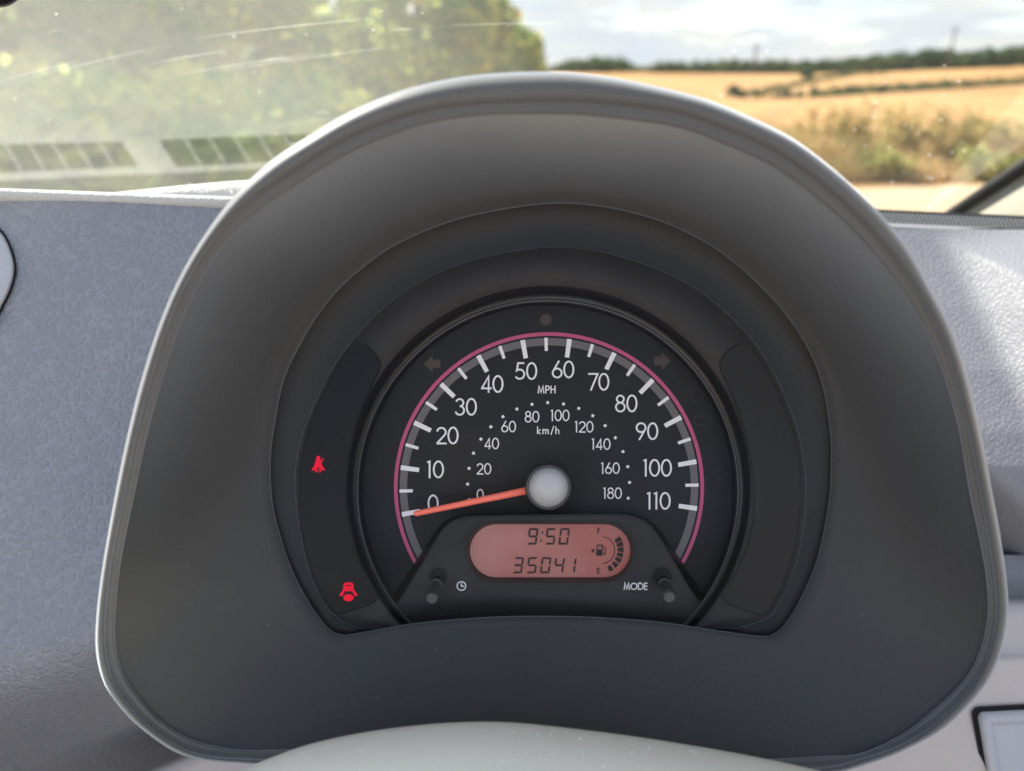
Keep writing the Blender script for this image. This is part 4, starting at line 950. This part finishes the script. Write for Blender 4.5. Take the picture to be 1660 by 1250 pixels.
# needle and its silver hub
ND = DIAL - .0075
nt_ = Vector((672, 833)); nh = Vector((889, 788)); u_ = (nh - nt_).normalized(); v_ = Vector((-u_.y, u_.x))
def npt(s, wd, d): q = nt_ + u_ * s + v_ * wd; return W(q.x, q.y, d)
lo = []
for s, hw in ((-1.5, 2.2), (2.5, 4.6), (100, 5.2), (205, 6.2)):
    lo.append([npt(s, -hw, ND + .0009), npt(s, -hw * .85, ND), npt(s, 0, ND - .0006), npt(s, hw * .85, ND), npt(s, hw, ND + .0009)])
v, f = loft(lo); f.append((0, 1, 2, 3, 4)); f.append((15, 16, 17, 18, 19))
ne = obj('needle', v, f, M['needle'], ic)
lo = [[W(x, y, d) for x, y in circ(889, 790, r, 64)] for r, d in ((39, DIAL - .0005), (38, DIAL - .008), (36.5, DIAL - .0108), (33.5, DIAL - .0112), (32.2, DIAL - .0108))]
obj('hub_skirt', *loft(lo), M['ringedge'], ne)
lo = [[W(x, y, d) for x, y in circ(889, 790, r, 64)] for r, d in ((32.4, DIAL - .0106), (31, DIAL - .0118), (28, DIAL - .0128), (20, DIAL - .0140), (10, DIAL - .0147), (1, DIAL - .0149))]
v, f = loft(lo); f.append(tuple(range(len(v) - 64, len(v)))); obj('hub_cap', v, f, M['silver'], ne)

# clear lens over the dial, tilted to throw reflections downwards; the knobs pass through it
LN = [W(x, y, HD - .0105 - (1000 - y) * .0000055) for x, y in clampl(mid(o_inn, [(CX, CY)] * NA, .01), 1000)]
obj('clear_lens', LN, [tuple(range(NA))], M['lens'], ic, smooth=False)

# ------------------------------------------------------------------ steering column shroud
sh = empty('steering_column_shroud', W(830, 1500, .22), 'pale grey steering column cover at the bottom edge', 'column cover')
EDGE = [(150, 1420), (250, 1330), (330, 1278), (390, 1249), (440, 1228), (500, 1207), (570, 1191), (640, 1180), (710, 1173), (780, 1170), (840, 1172), (900, 1178), (1000, 1190), (1100, 1205), (1220, 1226), (1330, 1250), (1420, 1276), (1500, 1320), (1570, 1400)]
ed = [(p.x, p.y) for p in cr_spline(EDGE, False, 4)]
def shp(x, y, dy_, d, sx_=1.0): return W(800 + (x - 800) * sx_, y + dy_, d)
lo = [[shp(x, y, 26, .300, .94) for x, y in ed], [shp(x, y, 6, .246) for x, y in ed], [shp(x, y, 1, .238) for x, y in ed], [shp(x, y, 0, .232) for x, y in ed], [shp(x, y, 8, .220) for x, y in ed], [shp(x, y, 60, .200, 1.02) for x, y in ed], [shp(x, y, 260, .170, 1.06) for x, y in ed], [shp(x, y, 700, .140, 1.1) for x, y in ed]]
obj('upper_cover', *loft(lo, closed=False), M['shroud'], sh)
rng = random.Random(9); parts = []
for _ in range(70):
    x = rng.uniform(420, 1200); e_ = lerp_tab(EDGE, x); y = e_ + rng.uniform(3, 70)
    t_ = (y - e_); d = lerp_tab([(0, .232), (8, .220), (60, .200), (260, .17)], t_) - .0006; r = rng.uniform(.6, 2.0)
    parts.append(([W(px_, py_, d) for px_, py_ in disc_pts(x, y, r, r * .7, 6)], [tuple(range(6))]))
tag(obj('dust_specks', *merge(parts), M['dust'], sh, smooth=False), kind='stuff')

# ------------------------------------------------------------------ unseen driver's seat behind the camera, added to bounce sunlight into the bowl
st = empty('bounce_seat', (.0, -.35, .40), 'unseen driver seat added to bounce light at the gauge hood', 'seat')
def cushion(name, c, ax, ay, az, hx, hy, hz, par):
    lo = []; c = Vector(c); ax, ay, az = Vector(ax), Vector(ay), Vector(az)
    for k in range(9):
        t_ = -1 + k / 4; q = max(.25, (1 - abs(t_) ** 4) ** .5)
        L = []
        for i in range(24):
            a = 2 * math.pi * i / 24; ca, sa = math.cos(a), math.sin(a)
            sx_ = math.copysign(abs(ca) ** .5, ca); sy_ = math.copysign(abs(sa) ** .5, sa)
            L.append(c + ax * sx_ * hx * q + ay * t_ * hy + az * sy_ * hz * q)
        lo.append(L)
    v, f = loft(lo); f.append(tuple(range(23, -1, -1))); f.append(tuple(range(len(v) - 24, len(v)))); return obj(name, v, f, M['seat'], par)
M['seat'] = mat('seat_fabric', (0.48, 0.49, 0.51), 0.9, 0.2, bump=[('noise', 700, 0.4, 0.001)])
cushion('cushion', (0, -.30, .60), (1, 0, 0), (0, .97, .12), (0, -.12, .97), .25, .26, .08, st)
bk = Vector((0, -.28, .96))
cushion('backrest', (0, -.66, .92), (1, 0, 0), bk, (0, .96, .28), .24, .33, .07, st)
cushion('headrest', (0, -.78, 1.36), (1, 0, 0), bk, (0, .96, .28), .13, .09, .05, st)
